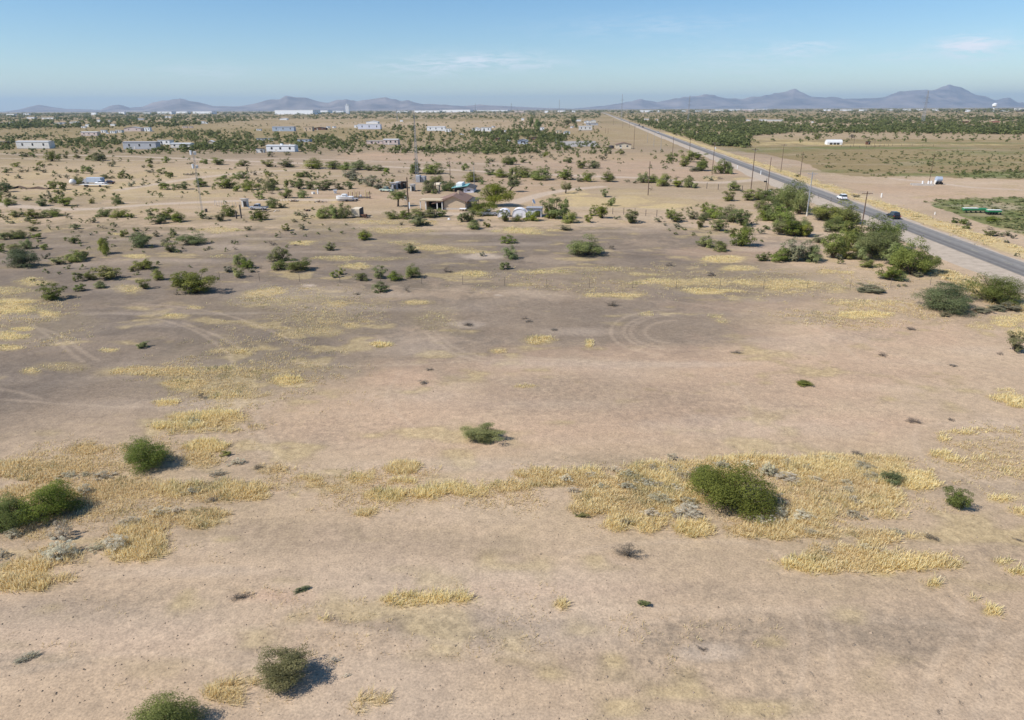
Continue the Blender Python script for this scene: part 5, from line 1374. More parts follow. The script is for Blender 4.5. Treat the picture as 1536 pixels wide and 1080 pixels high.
e, H, W = slab_at(518, 523, 154.2, 163.5, 5000, 'silo_tower', M['white'], 'tall white block tower rising above the horizon warehouses', 'tower', dep=1.0)
MB().box(-W * .3, W * .1, 8, 20, H * 1.08 + .4, H * 1.2).build('penthouse', M['offwhite'], e)
# water tower at right
def horizon_pt(px, dist):
    d = RN @ np.array([(px - 768) / F, 377 / F, -1.0]); a = math.atan2(d[0], d[1])
    return dist * math.tan(a), dist


x_, y_ = horizon_pt(1491, 4200)
e = empty('water_tower', (x_, y_, 0))
MB().tube((0, 0, 0), (0, 0, 26), 5, 3.5, n=12).build('column', M['white'], e)
MB().tube((0, 0, 26), (0, 0, 31), 4, 13, n=16).tube((0, 0, 31), (0, 0, 41), 13, 13, n=16).tube((0, 0, 41), (0, 0, 46), 13, 3, n=16).build('tank', M['white'], e)
tag(e, 'white water tower standing over the eastern town trees', 'water tower')
x_, y_ = horizon_pt(988, 5200)
MBt = MB()
for k in range(6):
    a0, a1 = k * PI / 12, (k + 1) * PI / 12
    MBt.tube((0, 0, 12 * math.sin(a0)), (0, 0, 12 * math.sin(a1)), 9 * math.cos(a0), 9 * math.cos(a1) + .01, n=16)
o = MBt.build('dome', M['white'])
o.location = (x_, y_, 0); tag(o, 'small white dome above the town by the road end', 'dome')


# ================================================================== masts, pylons, poles
def lattice(name, px, py_base, hpx, wbase, label, arms=0, taper=.35, panels=12, cat='tower', d_override=None, items=0, guys=False):
    if d_override:
        x, y = horizon_pt(px, d_override)
        c = np.array([x, y, 0.0]); Hm = hpx * d_override / 1104
    else:
        c = P(px, py_base); Hm = hgt(px, py_base, hpx)
    e = empty(name, (c[0], c[1], 0), .3)
    mb_ = MB()
    r_ = max(wbase * .03, np.linalg.norm(c) * .00009)
    prev = None
    for k in range(panels + 1):
        z = Hm * k / panels; s_ = wbase / 2 * (1 - (1 - taper) * k / panels)
        cur = [(s_ * math.cos(a), s_ * math.sin(a), z) for a in (0.4, 2.0, 3.55, 5.1)]
        if prev:
            for i in range(4):
                mb_.tube(prev[i], cur[i], r_, n=4, cap=False)
                mb_.tube(prev[i], cur[(i + 1) % 4], r_ * .6, n=3, cap=False)
                mb_.tube(cur[i], cur[(i + 1) % 4], r_ * .6, n=3, cap=False)
        prev = cur
    mb_.build('lattice_frame', M['mast'], e)
    for k in range(arms):
        z = Hm * (.62 + .15 * k)
        MB().tube((-wbase * 1.1, 0, z), (wbase * 1.1, 0, z), r_ * 1.2, n=4).tube((-wbase * 1.1, 0, z), (0, 0, z + wbase * .25), r_, n=3).tube((wbase * 1.1, 0, z), (0, 0, z + wbase * .25), r_, n=3).build('crossarm', M['mast'], e)
    for k in range(items):
        z = Hm * (.97 - .22 * k)
        MB().tube((-.6, -.3, z - .5), (-.6, -.3, z + .7), .3, n=8).build('antenna', M['white'], e)
        MB().bevbox(.1, .8, -.5, .1, z - .5, z + .4, .1).build('radio_box', M['offwhite'], e)
    if guys:
        for a in (0.5, 2.6, 4.7):
            MB().tube((0, 0, Hm * .85), (Hm * .5 * math.cos(a), Hm * .5 * math.sin(a), 0), .012, n=3).build('guy_wire', M['wire'], e)
    tag(e, label, cat)
    return e


lattice('antenna_mast', 303.5, 317.5, 91, .55, 'slim guyed antenna mast with white radios, left homestead', taper=.9, panels=26, cat='mast', items=2, guys=True)
lattice('lattice_tower', 626, 273, 104, 1.7, 'tall steel lattice tower above the fenced grey equipment', taper=.14, panels=22, cat='tower')
lattice('radio_mast', 839, 161, 17, 10, 'thin dark radio mast on the horizon, middle', taper=.5, panels=12, d_override=6000, cat='mast')
lattice('radio_mast', 713, 161, 12, 9, 'faint radio mast on the horizon above the warehouses', taper=.5, panels=10, d_override=7000, cat='mast')
lattice('radio_mast', 767, 161, 12, 9, 'faint radio mast between warehouses and tall masts', taper=.5, panels=10, d_override=7000, cat='mast')
lattice('power_pylon', 932, 181, 40, 4.2, 'tall pylon rising beside the far end of the road', taper=.3, panels=16, arms=2, cat='pylon')
lattice('power_pylon', 1032, 181, 38, 4.2, 'tall thin pylon standing in the green thicket', taper=.3, panels=16, arms=2, cat='pylon')
lattice('power_pylon', 1384, 183, 47, 7.0, 'large lattice pylon in front of the eastern mountain', taper=.25, panels=14, arms=2, cat='pylon')
lattice('power_pylon', 596, 182, 18, 3.4, 'small pylon just left of the lattice tower', taper=.3, panels=10, arms=1, cat='pylon')


def pole(px, py, hpx, label, arm=True, thick=.15, lean=0, cat='utility pole', group='utility poles along the road', mat='pole_wood', extra=None, rz=None):
    c = P(px, py); Hm = hgt(px, py, hpx)
    dist = np.linalg.norm(c)
    th = max(thick, 0.12)
    e = empty('utility_pole', (c[0], c[1], 0), GRID if rz is None else rz)
    MB().tube((0, 0, -.1), (lean, 0, Hm), th, th * .68, n=8).build('shaft', M[mat], e)
    if arm:
        a = MB().box(-1.25, 1.25, -.14, -.02, Hm - .55, Hm - .42).build('crossarm', M[mat], e)
        for x in (-1.15, -.45, .45, 1.15):
            MB().tube((x, -.08, Hm - .42), (x, -.08, Hm - .2), .05, .03, n=6).build('insulator', M['ceramic'], a)
        MB().tube((-.7, -.1, Hm - .5), (0, -.1, Hm - 1.2), .025, n=4).tube((.7, -.1, Hm - .5), (0, -.1, Hm - 1.2), .025, n=4).build('brace', M['mast'], e)
    if extra == 'transformer':
        MB().tube((.42, -.1, Hm * .78), (.42, -.1, Hm * .78 + .95), .3, n=10).build('transformer', M['offwhite'], e)
    if extra == 'sign':
        MB().box(.2, .55, -.25, -.2, 1.2, 3.0).build('meter_box', M['white'], e)
    if extra == 'base':
        MB().tube((0, 0, 0), (0, 0, 1.0), th * 1.5, th * 1.3, n=10).build('footing', M['concrete'], e)
    tag(e, label, cat, group)
    return e, Hm


P_ = [(1210, 324, 66, 'weathered grey utility pole with crossarm and pale footing beside the driveway', True, .17, 'base'), (1292, 343, 56, 'brown utility pole with crossarm just left of the black car', True, .16, None),
      (1126, 287, 65, 'tall dark utility pole with crossarm at the driveway gate', True, .16, None), (1150.5, 290, 54, 'utility pole without crossarm by the mailbox at the driveway', False, .13, None), (1068, 262, 49, 'utility pole carrying a white transformer left of the road', True, .15, 'transformer'),
      (1033, 243, 36, 'thin dark utility pole between thicket and transformer pole', False, .14, None), (1008.5, 234, 29, 'dark utility pole at the roadside thicket west end', False, .15, None), (991, 226, 26, 'slim utility pole, third before the thicket', False, .12, None), (980.5, 220, 20, 'slim utility pole, fourth before the thicket', False, .12, None), (971, 214, 19, 'slim utility pole, fifth before the thicket', False, .12, None),
      (972, 293, 51, 'lone bare pole standing in the straw field', False, .15, None), (950.5, 224, 36, 'tall utility pole touching the cream gabled house view', True, .14, None), (944, 192, 10, 'distant roadside pole, right one of the ranch pair', False, .13, None), (934, 192, 12, 'distant roadside pole, left one of the ranch pair', False, .13, None), (920, 187, 9, 'distant small pole before the ranch road', False, .12, None), (912, 201, 9, 'short far pole right of the ranch stable', False, .1, None), (908, 200, 8, 'shortest far pole right of the ranch stable', False, .1, None),
      (1171, 259, 43, 'utility pole with crossarm across the road, left of its pair', True, .13, None), (1200, 265, 37, 'plain utility pole across the road beside field corner', False, .14, None), (1394, 272, 42, 'thin pole standing beside the water pump tank', False, .09, None), (1280, 220, 18, 'thin dark pole right of the round-roofed farm shed', False, .12, None), (1311, 222, 14, 'short thin pole by the cattle track', False, .1, None),
      (613, 319, 53, 'thick dark utility pole with white meter box near the shade tree', False, .24, 'sign'), (653.5, 288, 34, 'thin pole beside the cream canopy behind the tan house', False, .1, None), (675.5, 272, 31, 'brown pole behind the blue roofed house', False, .14, None), (711.5, 286, 36, 'slim pole before the blue roofed house gable', False, .11, None), (645, 216, 18, 'dark pole before the hedge under the bright-roofed home', False, .2, None), (834, 219.5, 12, 'thin lamp pole beside the paved pad', False, .1, None)]
for (a, b_, h_, lb, arm, th, ex) in P_:
    pole(a, b_, h_, lb, arm, th, extra=ex, mat='mast' if 'lamp' in lb or 'slim' in lb or 'grey' in lb else 'pole_wood')

# wires between the near roadside poles
seq = [(1292, 343, 56), (1210, 324, 66), (1126, 287, 65), (1068, 262, 49)]
for k in range(len(seq) - 1):
    a = P(*seq[k][:2]); b_ = P(*seq[k + 1][:2]); ha = hgt(*seq[k]); hb = hgt(*seq[k + 1])
    mb_ = MB()
    for x in (-1.15, 0.45, 1.15):
        dx = np.array([x * math.cos(GRID), x * math.sin(GRID), 0])
        pts = []
        for t in np.linspace(0, 1, 9):
            q_ = a * (1 - t) + b_ * t + dx
            q_[2] = (ha - .2) * (1 - t) + (hb - .2) * t - 1.1 * 4 * t * (1 - t)
            pts.append(tuple(q_))
        mb_.path(pts, [.012] * 9, 3)
    o = mb_.build('overhead_wire', M['wire'])
    tag(o, f'thin overhead wires spanning {["brown to grey crossarm", "grey to tall crossarm", "tall crossarm to transformer"][k]} utility poles', 'wires', 'overhead wires')

# small roadside things
def post(px, py, hpx, name, mat, label, w_=.12, cat='post', group=None, cap=None):
    c = P(px, py); Hm = max(hgt(px, py, hpx), .6)
    o = MB().box(-w_ / 2, w_ / 2, -w_ / 2, w_ / 2, -.1, Hm)
    if cap: o.box(-cap / 2, cap / 2, -cap / 2, cap / 2, Hm * .72, Hm + .01)
    o = o.build(name, M[mat])
    o.location = c; o.rotation_euler.z = rnd.uniform(0, 1)
    tag(o, label, cat, group)
    return o


post(1141, 262, 6, 'marker_post', 'white', 'white road marker post beside the driveway mouth', .2, cat='marker', group='white marker posts')
post(1106, 253, 5, 'marker_post', 'white', 'white road marker post left of the driveway bend', .2, cat='marker', group='white marker posts')
post(1322, 296, 6, 'marker_post', 'offwhite', 'pale marker post on the dirt across the road', .4, cat='marker', group='white marker posts')
post(1402, 322, 4, 'marker_post', 'offwhite', 'short pale marker in roadside straw before green field', .25, cat='marker', group='white marker posts')
# mailbox post with box
c = P(1148, 289); Hm = hgt(1148, 289, 22)
e = empty('mailbox', c, GRID)
MB().box(-.09, .09, -.09, .09, 0, Hm).build('post', M['post'], e)
MB().prismx([(-.25, 0), (.25, 0), (.25, .3), (.15, .45), (-.15, .45), (-.25, .3)], -.9, .1).build('box', M['shade_dark'], e).location.z = Hm * .72
tag(e, 'dark box on a stout post at the driveway', 'mailbox')
c = P(1154, 290)
o = MB().bevbox(-.45, .45, -.3, .3, 0, 1.1, .08).build('utility_cabinet', M['white'])
o.location = c; tag(o, 'white utility cabinet at the foot of the driveway pole', 'cabinet')

# fences made of posts and wires (each a thing with its posts)
def fence(name, pts, n, hpx, label, mat='post', r_=.035, wires=3, rails=False, jit=.02, wr=.006):
    Ps = [P(*q_) for q_ in pts]
    seg = [np.linalg.norm(Ps[i + 1] - Ps[i]) for i in range(len(Ps) - 1)]
    tot = sum(seg)
    e = empty(name, Ps[0])
    pos = []
    for k in range(n):
        d_ = tot * k / (n - 1); i = 0
        while i < len(seg) - 1 and d_ > seg[i]: d_ -= seg[i]; i += 1
        q_ = Ps[i] + (Ps[i + 1] - Ps[i]) * min(1, d_ / seg[i])
        pos.append(q_ - Ps[0])
    Hm = hgt(pts[len(pts) // 2][0], pts[len(pts) // 2][1], hpx)
    for q_ in pos:
        hh_ = Hm * rnd.uniform(.9, 1.08)
        MB().tube((q_[0], q_[1], -.1), (q_[0] + rnd.uniform(-jit, jit), q_[1], hh_), r_, r_ * .85, n=5).build('post', M[mat], e)
    for k in range(wires):
        z = Hm * (.35 + .28 * k)
        mb_ = MB()
        for i in range(len(pos) - 1):
            a = pos[i]; b2 = pos[i + 1]
            if rails: mb_.box(0, 0, 0, 0, 0, 0) if False else mb_.tube((a[0], a[1], z), (b2[0], b2[1], z), .035, n=4)
            else: mb_.tube((a[0], a[1], z), (b2[0], b2[1], z), wr, n=3)
        mb_.build('rail' if rails else 'wire', M[mat if rails else 'wire'], e)
    tag(e, label, 'fence')
    return e


fence('wire_fence', [(330, 421), (632, 425), (880, 431), (1100, 433), (1260, 433), (1395, 428)], 18, 13, 'thin wire fence with sparse slim posts crossing the grey lot', r_=.035)
fence('pole_fence', [(919, 321), (938, 322), (957, 323), (985, 325)], 5, 10, 'dark wooden post fence behind bushes by the straw field', r_=.09, wires=1, rails=True)
fence('gate_fence', [(1060, 283), (1091, 286), (1113, 288)], 4, 9, 'dark stout gate posts with a thin rail left of the driveway', r_=.13, wires=1)
fence('corral_fence', [(322, 308), (332, 311), (341, 309), (352, 311), (360, 309)], 9, 8, 'leaning pale corral posts in orange dirt right of the mast', mat='concrete', r_=.07, wires=1, rails=True, jit=.2)
fence('roadside_fence', [(1246, 303), (1180, 283)], 5, 6, 'short pole fence hidden behind roadside trees', r_=.06, wires=2)
fence('stock_fence', [(1262, 221), (1296, 222.5), (1340, 219), (1400, 220)], 14, 4, 'low dark stock fence right of the round-roofed farm shed', r_=.1, wires=2, rails=True)
fence('yard_fence', [(420, 303), (428, 305), (433, 303)], 4, 7, 'few leaning yellow posts left of the white gate post', mat='yellowpipe', r_=.08, wires=0, jit=.5)

for k, (a, b_, h_, w_, lb) in enumerate([(355, 328, 11, .35, 'dark charred stump post, left one near the old corral'), (362, 327, 20, .3, 'tall dark snag post, right one near the old corral'), (371, 257, 6, .5, 'dark saguaro stump beside pale posts'), (309.5, 318, 5, .6, 'dark gnarled stump at the antenna mast foot')]):
    post(a, b_, h_, 'wooden_stump', 'post', lb, w_, 'stump')
post(477, 291, 7, 'gate_post', 'white', 'white upright post beside small white tank', .3, 'post')
post(470, 291, 3, 'small_tank', 'offwhite', 'small white drum left of the white upright post', .9, 'drum')
post(503, 290, 5, 'propane_tank', 'white', 'small white round tank left of the white boat', .9, 'tank', cap=1.3)


# ================================================================== homestead
def at_local(px, py, rz):
    c = P(px, py)
    return c


# tan house: gable end faces the camera
c = P(682, 314.5); S1 = wid(682, 314, 1)
e = empty('house', (c[0], c[1], 0), GRID + .02)
Wt = 32 * S1; h = Wt / 2; wh = hgt(682, 314, 12.5); pk = wh + 1.55; dp = 13.0
MB().box(-h, h, 0, dp, 0, wh).build('wall', M['tan'], e)
MB().prism([(-h, wh), (-h * .15, pk - .14), (h, wh)], .02, dp - .02).build('gable', M['tan'], e)
ov = .6; rx = -h * .15
r1 = (pk - wh) / (rx + h); r2_ = (pk - wh) / (h - rx)
MB().prism([(-h - 3.6, wh - .75), (-h - 3.6, wh - .58), (rx, pk + .06), (h + ov, wh - ov * r2_ + .17), (h + ov, wh - ov * r2_), (rx, pk - .11), (-h - .5, wh - .2)], -.5, dp + .6).build('roof', M['roof_brown'], e)
for z in (0.9,):
    f = MB().box(h - .05, h + .05, 2.0, 3.4, z, z + 1.1).build('window', M['offwhite'], e)
    MB().box(h + .03, h + .07, 2.1, 3.3, z + .1, z + 1.0).build('pane', M['window'], f)
for y in (3.5, 8.5, 12): MB().box(h + 2.3, h + 2.45, y, y + .15, 0, wh - .5).build('porch_post', M['post'], e)
MB().prism([(h + .05, wh - .25), (h + .05, wh - .1), (h + 2.8, wh - .55), (h + 2.8, wh - .7)], 2.5, dp).build('porch_roof', M['roof_dark'], e)
MB().box(-h, h, -.06, .0, 0, .5).build('plinth', M['concrete'], e)
MB().box(-.3, .3, dp * .55, dp * .55 + .6, pk - .4, pk + .7).build('chimney', M['tan'], [o for o in bpy.data.objects if o.parent == e and o.name.startswith('roof')][0])
tag(e, 'tan stucco house with low brown gabled roof in the homestead yard', 'house')
# carport in front-left
c = P(647, 314.5)
e = empty('carport', (c[0], c[1], 0), GRID)
Wc = 36 * S1; hc = Wc / 2; zc = hgt(647, 314, 13)
MB().box(-hc, hc, -.3, 4.8, zc, zc + .28).build('roof', M['roof_tan'], e)
for x in (-hc + .3, -hc * .45, hc * .5, hc - .3):
    MB().box(x - .14, x + .14, 0, .28, 0, zc).build('post', M['offwhite' if abs(x) > hc * .3 else 'tan'], e)
MB().box(-hc * .4, hc * .95, 4.3, 4.5, 0, zc).build('back_wall', M['shade_dark'], e)  # wall coloured near-black to paint the shade inside the carport
MB().prismx([(0, 0), (0, zc * .95), (4.2, zc * .95), (4.2, 0)], hc - .06, hc + .06).build('side_wall', M['roof_dark'], e)  # dark colour stands in for the shadow on this wall
MB().box(-hc * .44, -hc * .4, .3, 4.3, 0, zc).build('inner_wall', M['tan'], e)
tag(e, 'flat-roofed tan carport with dark open bays left of the tan house', 'carport')
# white-topped trestle
c = P(694, 317)
e = empty('flatbed_trailer', c, GRID)
MB().bevbox(-.95, .95, 0, 1.7, .62, .76, .03).build('bed', M['white'], e)
for x in (-.8, 0, .8):
    MB().box(x - .07, x + .07, .05, .2, 0, .62).build('leg', M['rubber'], e)
    MB().tube((x, 1.5, .28), (x + .12, 1.5, .28), .28, n=10).build('wheel', M['rubber'], e)
tag(e, 'small white-topped trailer with dark legs before the tan house', 'trailer')
# blue-roofed house
c = P(703, 289)
e = empty('house', (c[0], c[1], 0), GRID + .05)
S2 = wid(703, 289, 1); wl = 15 * S2; hh_ = hgt(703, 289, 8)
MB().box(-wl / 2, wl / 2, 0, 9, 0, hh_ * .8).build('wall', M['lavender'], e)
MB().prism([(-wl / 2, hh_ * .8), (0, hh_ * 1.12), (wl / 2, hh_ * .8)], .02, 8.98).build('gable', M['lavender'], e)
MB().prism([(-wl / 2 - .5, hh_ * .72), (-wl / 2 - .5, hh_ * .8), (0, hh_ * 1.22), (wl / 2 + .5, hh_ * .8), (wl / 2 + .5, hh_ * .72), (0, hh_ * 1.12)], -.5, 9.4).build('roof', M['roof_dark'], e)
MB().prism([(-wl / 2 - 4.4, hh_ * .78), (-wl / 2 - 4.4, hh_ * .9), (-wl * .1, hh_ * 1.3), (-wl * .1, hh_ * 1.2)], .2, 9.2).build('tarp_roof', M['roof_teal'], e)
MB().box(-wl / 2 - 3.3, -wl / 2 - .1, .6, 8.8, 0, hh_ * .7).build('bay_shade_block', M['shade_dark'], e)  # solid near-black block painted as the shade of the bay
f = MB().box(-.6, .6, -.06, .03, hh_ * .3, hh_ * .6).build('window', M['offwhite'], e)
MB().box(-.5, .5, -.09, -.05, hh_ * .34, hh_ * .56).build('pane', M['window'], f)
tag(e, 'white walled house with patched teal blue roof behind the tan house', 'house')
c = P(689, 288); o = MB().bevbox(-1.1, 1.1, 0, 5.5, .5, 3.1, .12).mat(1)
for y in (1.2, 4.2): o.tube((-1.15, y, .42), (1.15, y, .42), .4, n=12)
o = o.build('camper', [M['white'], M['rubber']]); o.location = c; o.rotation_euler.z = GRID
tag(o, 'tall white camper left of the blue roofed house', 'camper')
# cream canopy
c = P(656.5, 287); S3 = wid(656, 287, 1)
e = empty('awning', (c[0], c[1], 0), GRID)
MB().prismx([(0, 2.3), (.6, 2.8), (3.4, 2.8), (4, 2.3), (3.9, 2.25), (.1, 2.25)], -5.5 * S3, 3 * S3).build('canvas', M['cream'], e)
MB().box(-1.5 * S3, 1.6 * S3, .1, 2.5, 0, 2.2).build('side_panel', M['cream'], e)
for x in (-5.3 * S3, 2.8 * S3): MB().tube((x, .1, 0), (x, .1, 2.3), .06).build('post', M['steel'], e)
tag(e, 'cream canvas awning among the bushes behind the tan house', 'awning')
# junk sheds
for (a, b_, w_, h_, wl_, lb) in [(590, 284.5, 8, 7, 'greywall', 'grey panelled lean-to behind the shade tree'), (597.5, 283, 6, 7, 'pinkwall', 'white upright hut between grey lean-to and dark shed'), (604.5, 282.5, 8, 6, 'rust', 'dark rusty shed right of the white upright hut'), (618, 287, 5, 4, 'offwhite', 'small pale junk hut beside the dark yard scrap')]:
    house(a, b_, w_, h_, 'shed', wl_, 'roof_dark' if wl_ == 'rust' else 'roof_pale', lb, depth_m=3)
# fenced grey equipment block
c = P(630, 274); S4 = wid(630, 274, 1)
e = empty('equipment_compound', (c[0], c[1], 0), GRID)
MB().bevbox(-7 * S4, -1 * S4, 1, 4, 0, 2.7, .1).build('cabinet', M['greywall'], e)
MB().bevbox(0, 6 * S4, 2, 5, 0, 2.3, .1).build('cabinet', M['roof_grey'], e)
for x in np.linspace(-10.5 * S4, 10 * S4, 9): MB().tube((x, 0, 0), (x, 0, 2.4), .05, n=5).build('fence_post', M['steel'], e)
mb_ = MB()
for z in np.linspace(.2, 2.3, 8): mb_.tube((-10.5 * S4, 0, z), (10 * S4, 0, z), .02, n=3)
mb_.build('fence_mesh', M['steel'], e)
tag(e, 'fenced compound of grey cabinets at the lattice tower foot', 'compound')


# hoop sheds
def hoop(px, py, wpx, hpx, label):
    c = P(px, py); W = wid(px, py, wpx); H = hgt(px, py, hpx) * .94
    e = empty('hoop_shed', (c[0], c[1], 0), GRID)
    pr = [(-W / 2, 0), (-W / 2, H * .45)] + [(W / 2 * -math.cos(t), H * .45 + H * .5 * math.sin(t)) for t in np.linspace(.2, PI - .2, 9)] + [(W / 2, H * .45), (W / 2, 0)]
    MB().prism(pr, 0, 3.2).build('shell', M['hoopwhite'], e)
    mb_ = MB()
    for y in (-.06, 3.2):
        for k in range(len(pr) - 1): mb_.tube((pr[k][0], y, pr[k][1]), (pr[k + 1][0], y, pr[k + 1][1]), .06, n=5)
    mb_.build('rib', M['offwhite'], e)
    MB().box(-W * .2, W * .2, -.1, -.03, 0, H * .55).build('door', M['roof_pale'], e)
    tag(e, label, 'shed', 'white hoop sheds')


hoop(755, 326, 17, 13, 'white arched hoop shed, left of the two, beside the yard mesquite')
hoop(778.5, 327, 20, 15.5, 'white arched hoop shed, right and wider of the two')
house(801, 326, 22, 11, 'shed', 'lavender', 'roof_grey', 'low grey lilac shed right of the white hoop sheds', depth_m=5)
# satellite dish
c = P(799, 314)
e = empty('satellite_dish', (c[0], c[1], 0), .4)
MB().tube((0, 0, 0), (0, 0, 1.9), .05).build('stand', M['steel'], e)
MB().tube((0, -.05, 2.1), (.25, -.35, 2.3), .15, .75, n=14).build('dish', M['white'], e)
tag(e, 'white tilted satellite dish above the low lilac shed', 'satellite dish')
# tarp-covered vehicle left of hoops
# box trailer with dark rig
c = P(533.5, 326.5)
e = empty('box_trailer', c, GRID + .04)
Wb = wid(533, 326, 12.5); Hb = hgt(533, 326, 13)
MB().bevbox(-Wb / 2, Wb / 2, 0, 4.2, .35, Hb, .06).build('box', M['cream'], e)
for x in (-Wb / 2 + .2, Wb / 2 - .2):
    MB().tube((x - .12, 2.8, .36), (x + .12, 2.8, .36), .36, n=12).build('wheel', M['rubber'], e)
MB().box(Wb / 2 + .0, Wb / 2 + .12, .4, 3.8, .5, Hb + .1).build('rear_frame', M['roof_dark'], e)
tag(e, 'cream white box trailer parked at the yard front', 'trailer')
c = P(544.5, 326.5)
e = empty('utility_cart', c, GRID)
MB().bevbox(-.9, .9, 0, 1.3, .45, .85, .06).build('bed', M['rust'], e)
for x in (-.6, .6):
    MB().tube((x, -.05, .35), (x, .12, .35), .35, n=12).build('wheel', M['rubber'], e)
MB().box(-.85, -.75, .1, 1.2, .85, 1.7).build('rack', M['roof_dark'], e)
tag(e, 'dark two-wheeled cart right of the cream box trailer', 'cart')
# white boat on a trailer
c = P(517.5, 302)
Wb = wid(517, 302, 25)
e = empty('motor_boat', c, GRID)
n = 12; V = []; Fq = []
for k in range(n + 1):
    t = k / n; x = -Wb / 2 + Wb * t
    bw = 1.15 * (1 if t < .6 else math.sqrt(max(0, 1 - ((t - .6) / .42) ** 2))) + .02
    V += [(x, -bw, 1.55 + .2 * t), (x, -bw * .75, .75), (x, 0, .45), (x, bw * .75, .75), (x, bw, 1.55 + .2 * t)]
for k in range(n):
    for j in range(4):
        a_ = k * 5 + j; Fq.append((a_, a_ + 1, a_ + 6, a_ + 5))
    Fq.append((k * 5 + 4, k * 5, k * 5 + 5, k * 5 + 9))
Fq += [(0, 1, 2, 3, 4), tuple(n * 5 + q_ for q_ in (4, 3, 2, 1, 0))]
MB().poly([(-x, y, z) for x, y, z in V], [f[::-1] for f in Fq]).build('hull', M['white'], e)
MB().bevbox(-.9, .8, -.75, .75, 1.7, 2.35, .2).build('cabin', M['white'], e)
MB().box(-.92, -.88, -.6, .6, 1.95, 2.2).box(-.7, .6, -.78, -.74, 1.95, 2.2).build('windscreen', M['window'], e)
tr = MB().box(-Wb * .45, Wb * .45, -.6, .6, .3, .42).build('trailer_frame', M['steel'], e)
for y in (-.95, .95): MB().tube((.8, y - .1, .3), (.8, y + .1, .3), .32, n=10).build('wheel', M['rubber'], tr)
tag(e, 'white motor boat on a trailer in the homestead yard', 'boat')
# upright poles in a rack
c = P(538, 298)
e = empty('pole_rack', c, GRID)
MB().box(-3.6, 3.9, 0, .2, .3, .55).box(-3.6, 3.9, 1.2, 1.4, .3, .55).build('base', M['roof_dark'], e)
for k, x in enumerate([-3.6, -2.9, -2.2, -1.6, -1.0, -.5, 0.1, 2.2, 2.7, 3.2, 3.7]):
    MB().tube((x, .6, 0), (x + rnd.uniform(-.1, .1), .6, rnd.uniform(1.9, 2.9)), .11, n=6).build('pole', M['yellowpipe' if k % 2 else 'rust'], e)
tag(e, 'rack of upright yellow and rust poles behind the white boat', 'rack')
c = P(541, 296); o = MB().tube((0, 0, 0), (0, 0, .8), .35, n=12).tube((0, 0, .8), (0, 0, .85), .36, n=12).build('barrel', M['white']); o.location = c
tag(o, 'white barrel among the upright poles', 'barrel')
c = P(532, 301); o = MB().bevbox(-1.3, 1.1, 0, 1.2, .3, .75, .1).mat(1).tube((-.6, -.05, .3), (-.6, .1, .3), .3).tube((.7, -.05, .3), (.7, .1, .3), .3).build('scrap_cart', [M['roof_grey'], M['rubber']]); o.location = c
tag(o, 'grey scrap cart at the stern of the white boat', 'cart')
for (a, b_, w_, lb) in [(462, 331.5 - 15, 6, 'small dark scrap pile below the olive yard bushes'), (442, 302.5, 14, 'low brown plank heap left of the boat yard'), (480, 303.5, 18, 'long dark plank heap between corral and boat'), (405, 317.5, 26, 'rubble row beside the parked pickup'), (551, 326.5, 9, 'scattered dark parts right of the utility cart'), (625, 287, 6, 'rusty scrap heap by the yard bushes'), (284, 262, 16, 'dark brush pile on the western flat'), (660, 321, 12, 'dark timber lying before the carport bushes')]:
    c = P(a, b_); W = wid(a, b_, w_)
    mb_ = MB()
    for k in range(16):
        x = rnd.uniform(-W / 2, W / 2); y = rnd.uniform(-.6, .8); L_ = rnd.uniform(.3, .9); an = rnd.uniform(0, PI); z = rnd.uniform(.05, .4)
        mb_.mat(rnd.randrange(3)).box(-L_, L_, -.08, .08, -.05, .05, Matrix.Translation((x, y, z)) @ Matrix.Rotation(an, 4, 'Z') @ Matrix.Rotation(rnd.uniform(-.4, .4), 4, 'Y'))
    o = mb_.build('scrap_pile', [M['post'], M['rust'], M['concrete']]); o.location = c
    tag(o, lb, 'scrap pile', 'yard scrap piles')
# little white shed near corral
c = P(366, 310); o = None
house(366, 310.5, 6.5, 8, 'shed', 'offwhite', 'roof_pale', 'little white shed at the edge of the old corral', depth_m=2)
# white gas tank on legs by the shade tree
c = P(609.5, 306)
e = empty('gas_tank', c, GRID)
MB().tube((-.1, 0, 1.2), (-.1, 0, 2.6), .35, n=10).build('tank', M['offwhite'], e)
for x in (-.35, .15): MB().tube((x, 0, 0), (x, 0, 1.3), .04).build('leg', M['post'], e)
tag(e, 'pale upright gas tank left of the thick dark pole', 'tank')
o = MB()
V = []
for k in range(7):
    a_ = k * 2 * PI / 7; V.append((.42 * math.cos(a_), .36 * math.sin(a_), 0)); 
for k in range(7):
    a_ = k * 2 * PI / 7 + .3; V.append((.3 * math.cos(a_), .25 * math.sin(a_), .33))
o.poly(V, [tuple(range(7, 14))] + [(k, (k + 1) % 7, 7 + (k + 1) % 7, 7 + k) for k in range(7)])
o = o.build('boulder', M['white']); o.location = P(673.5, 329)
tag(o, 'white boulder at the end of the yard hedge shadow', 'boulder')


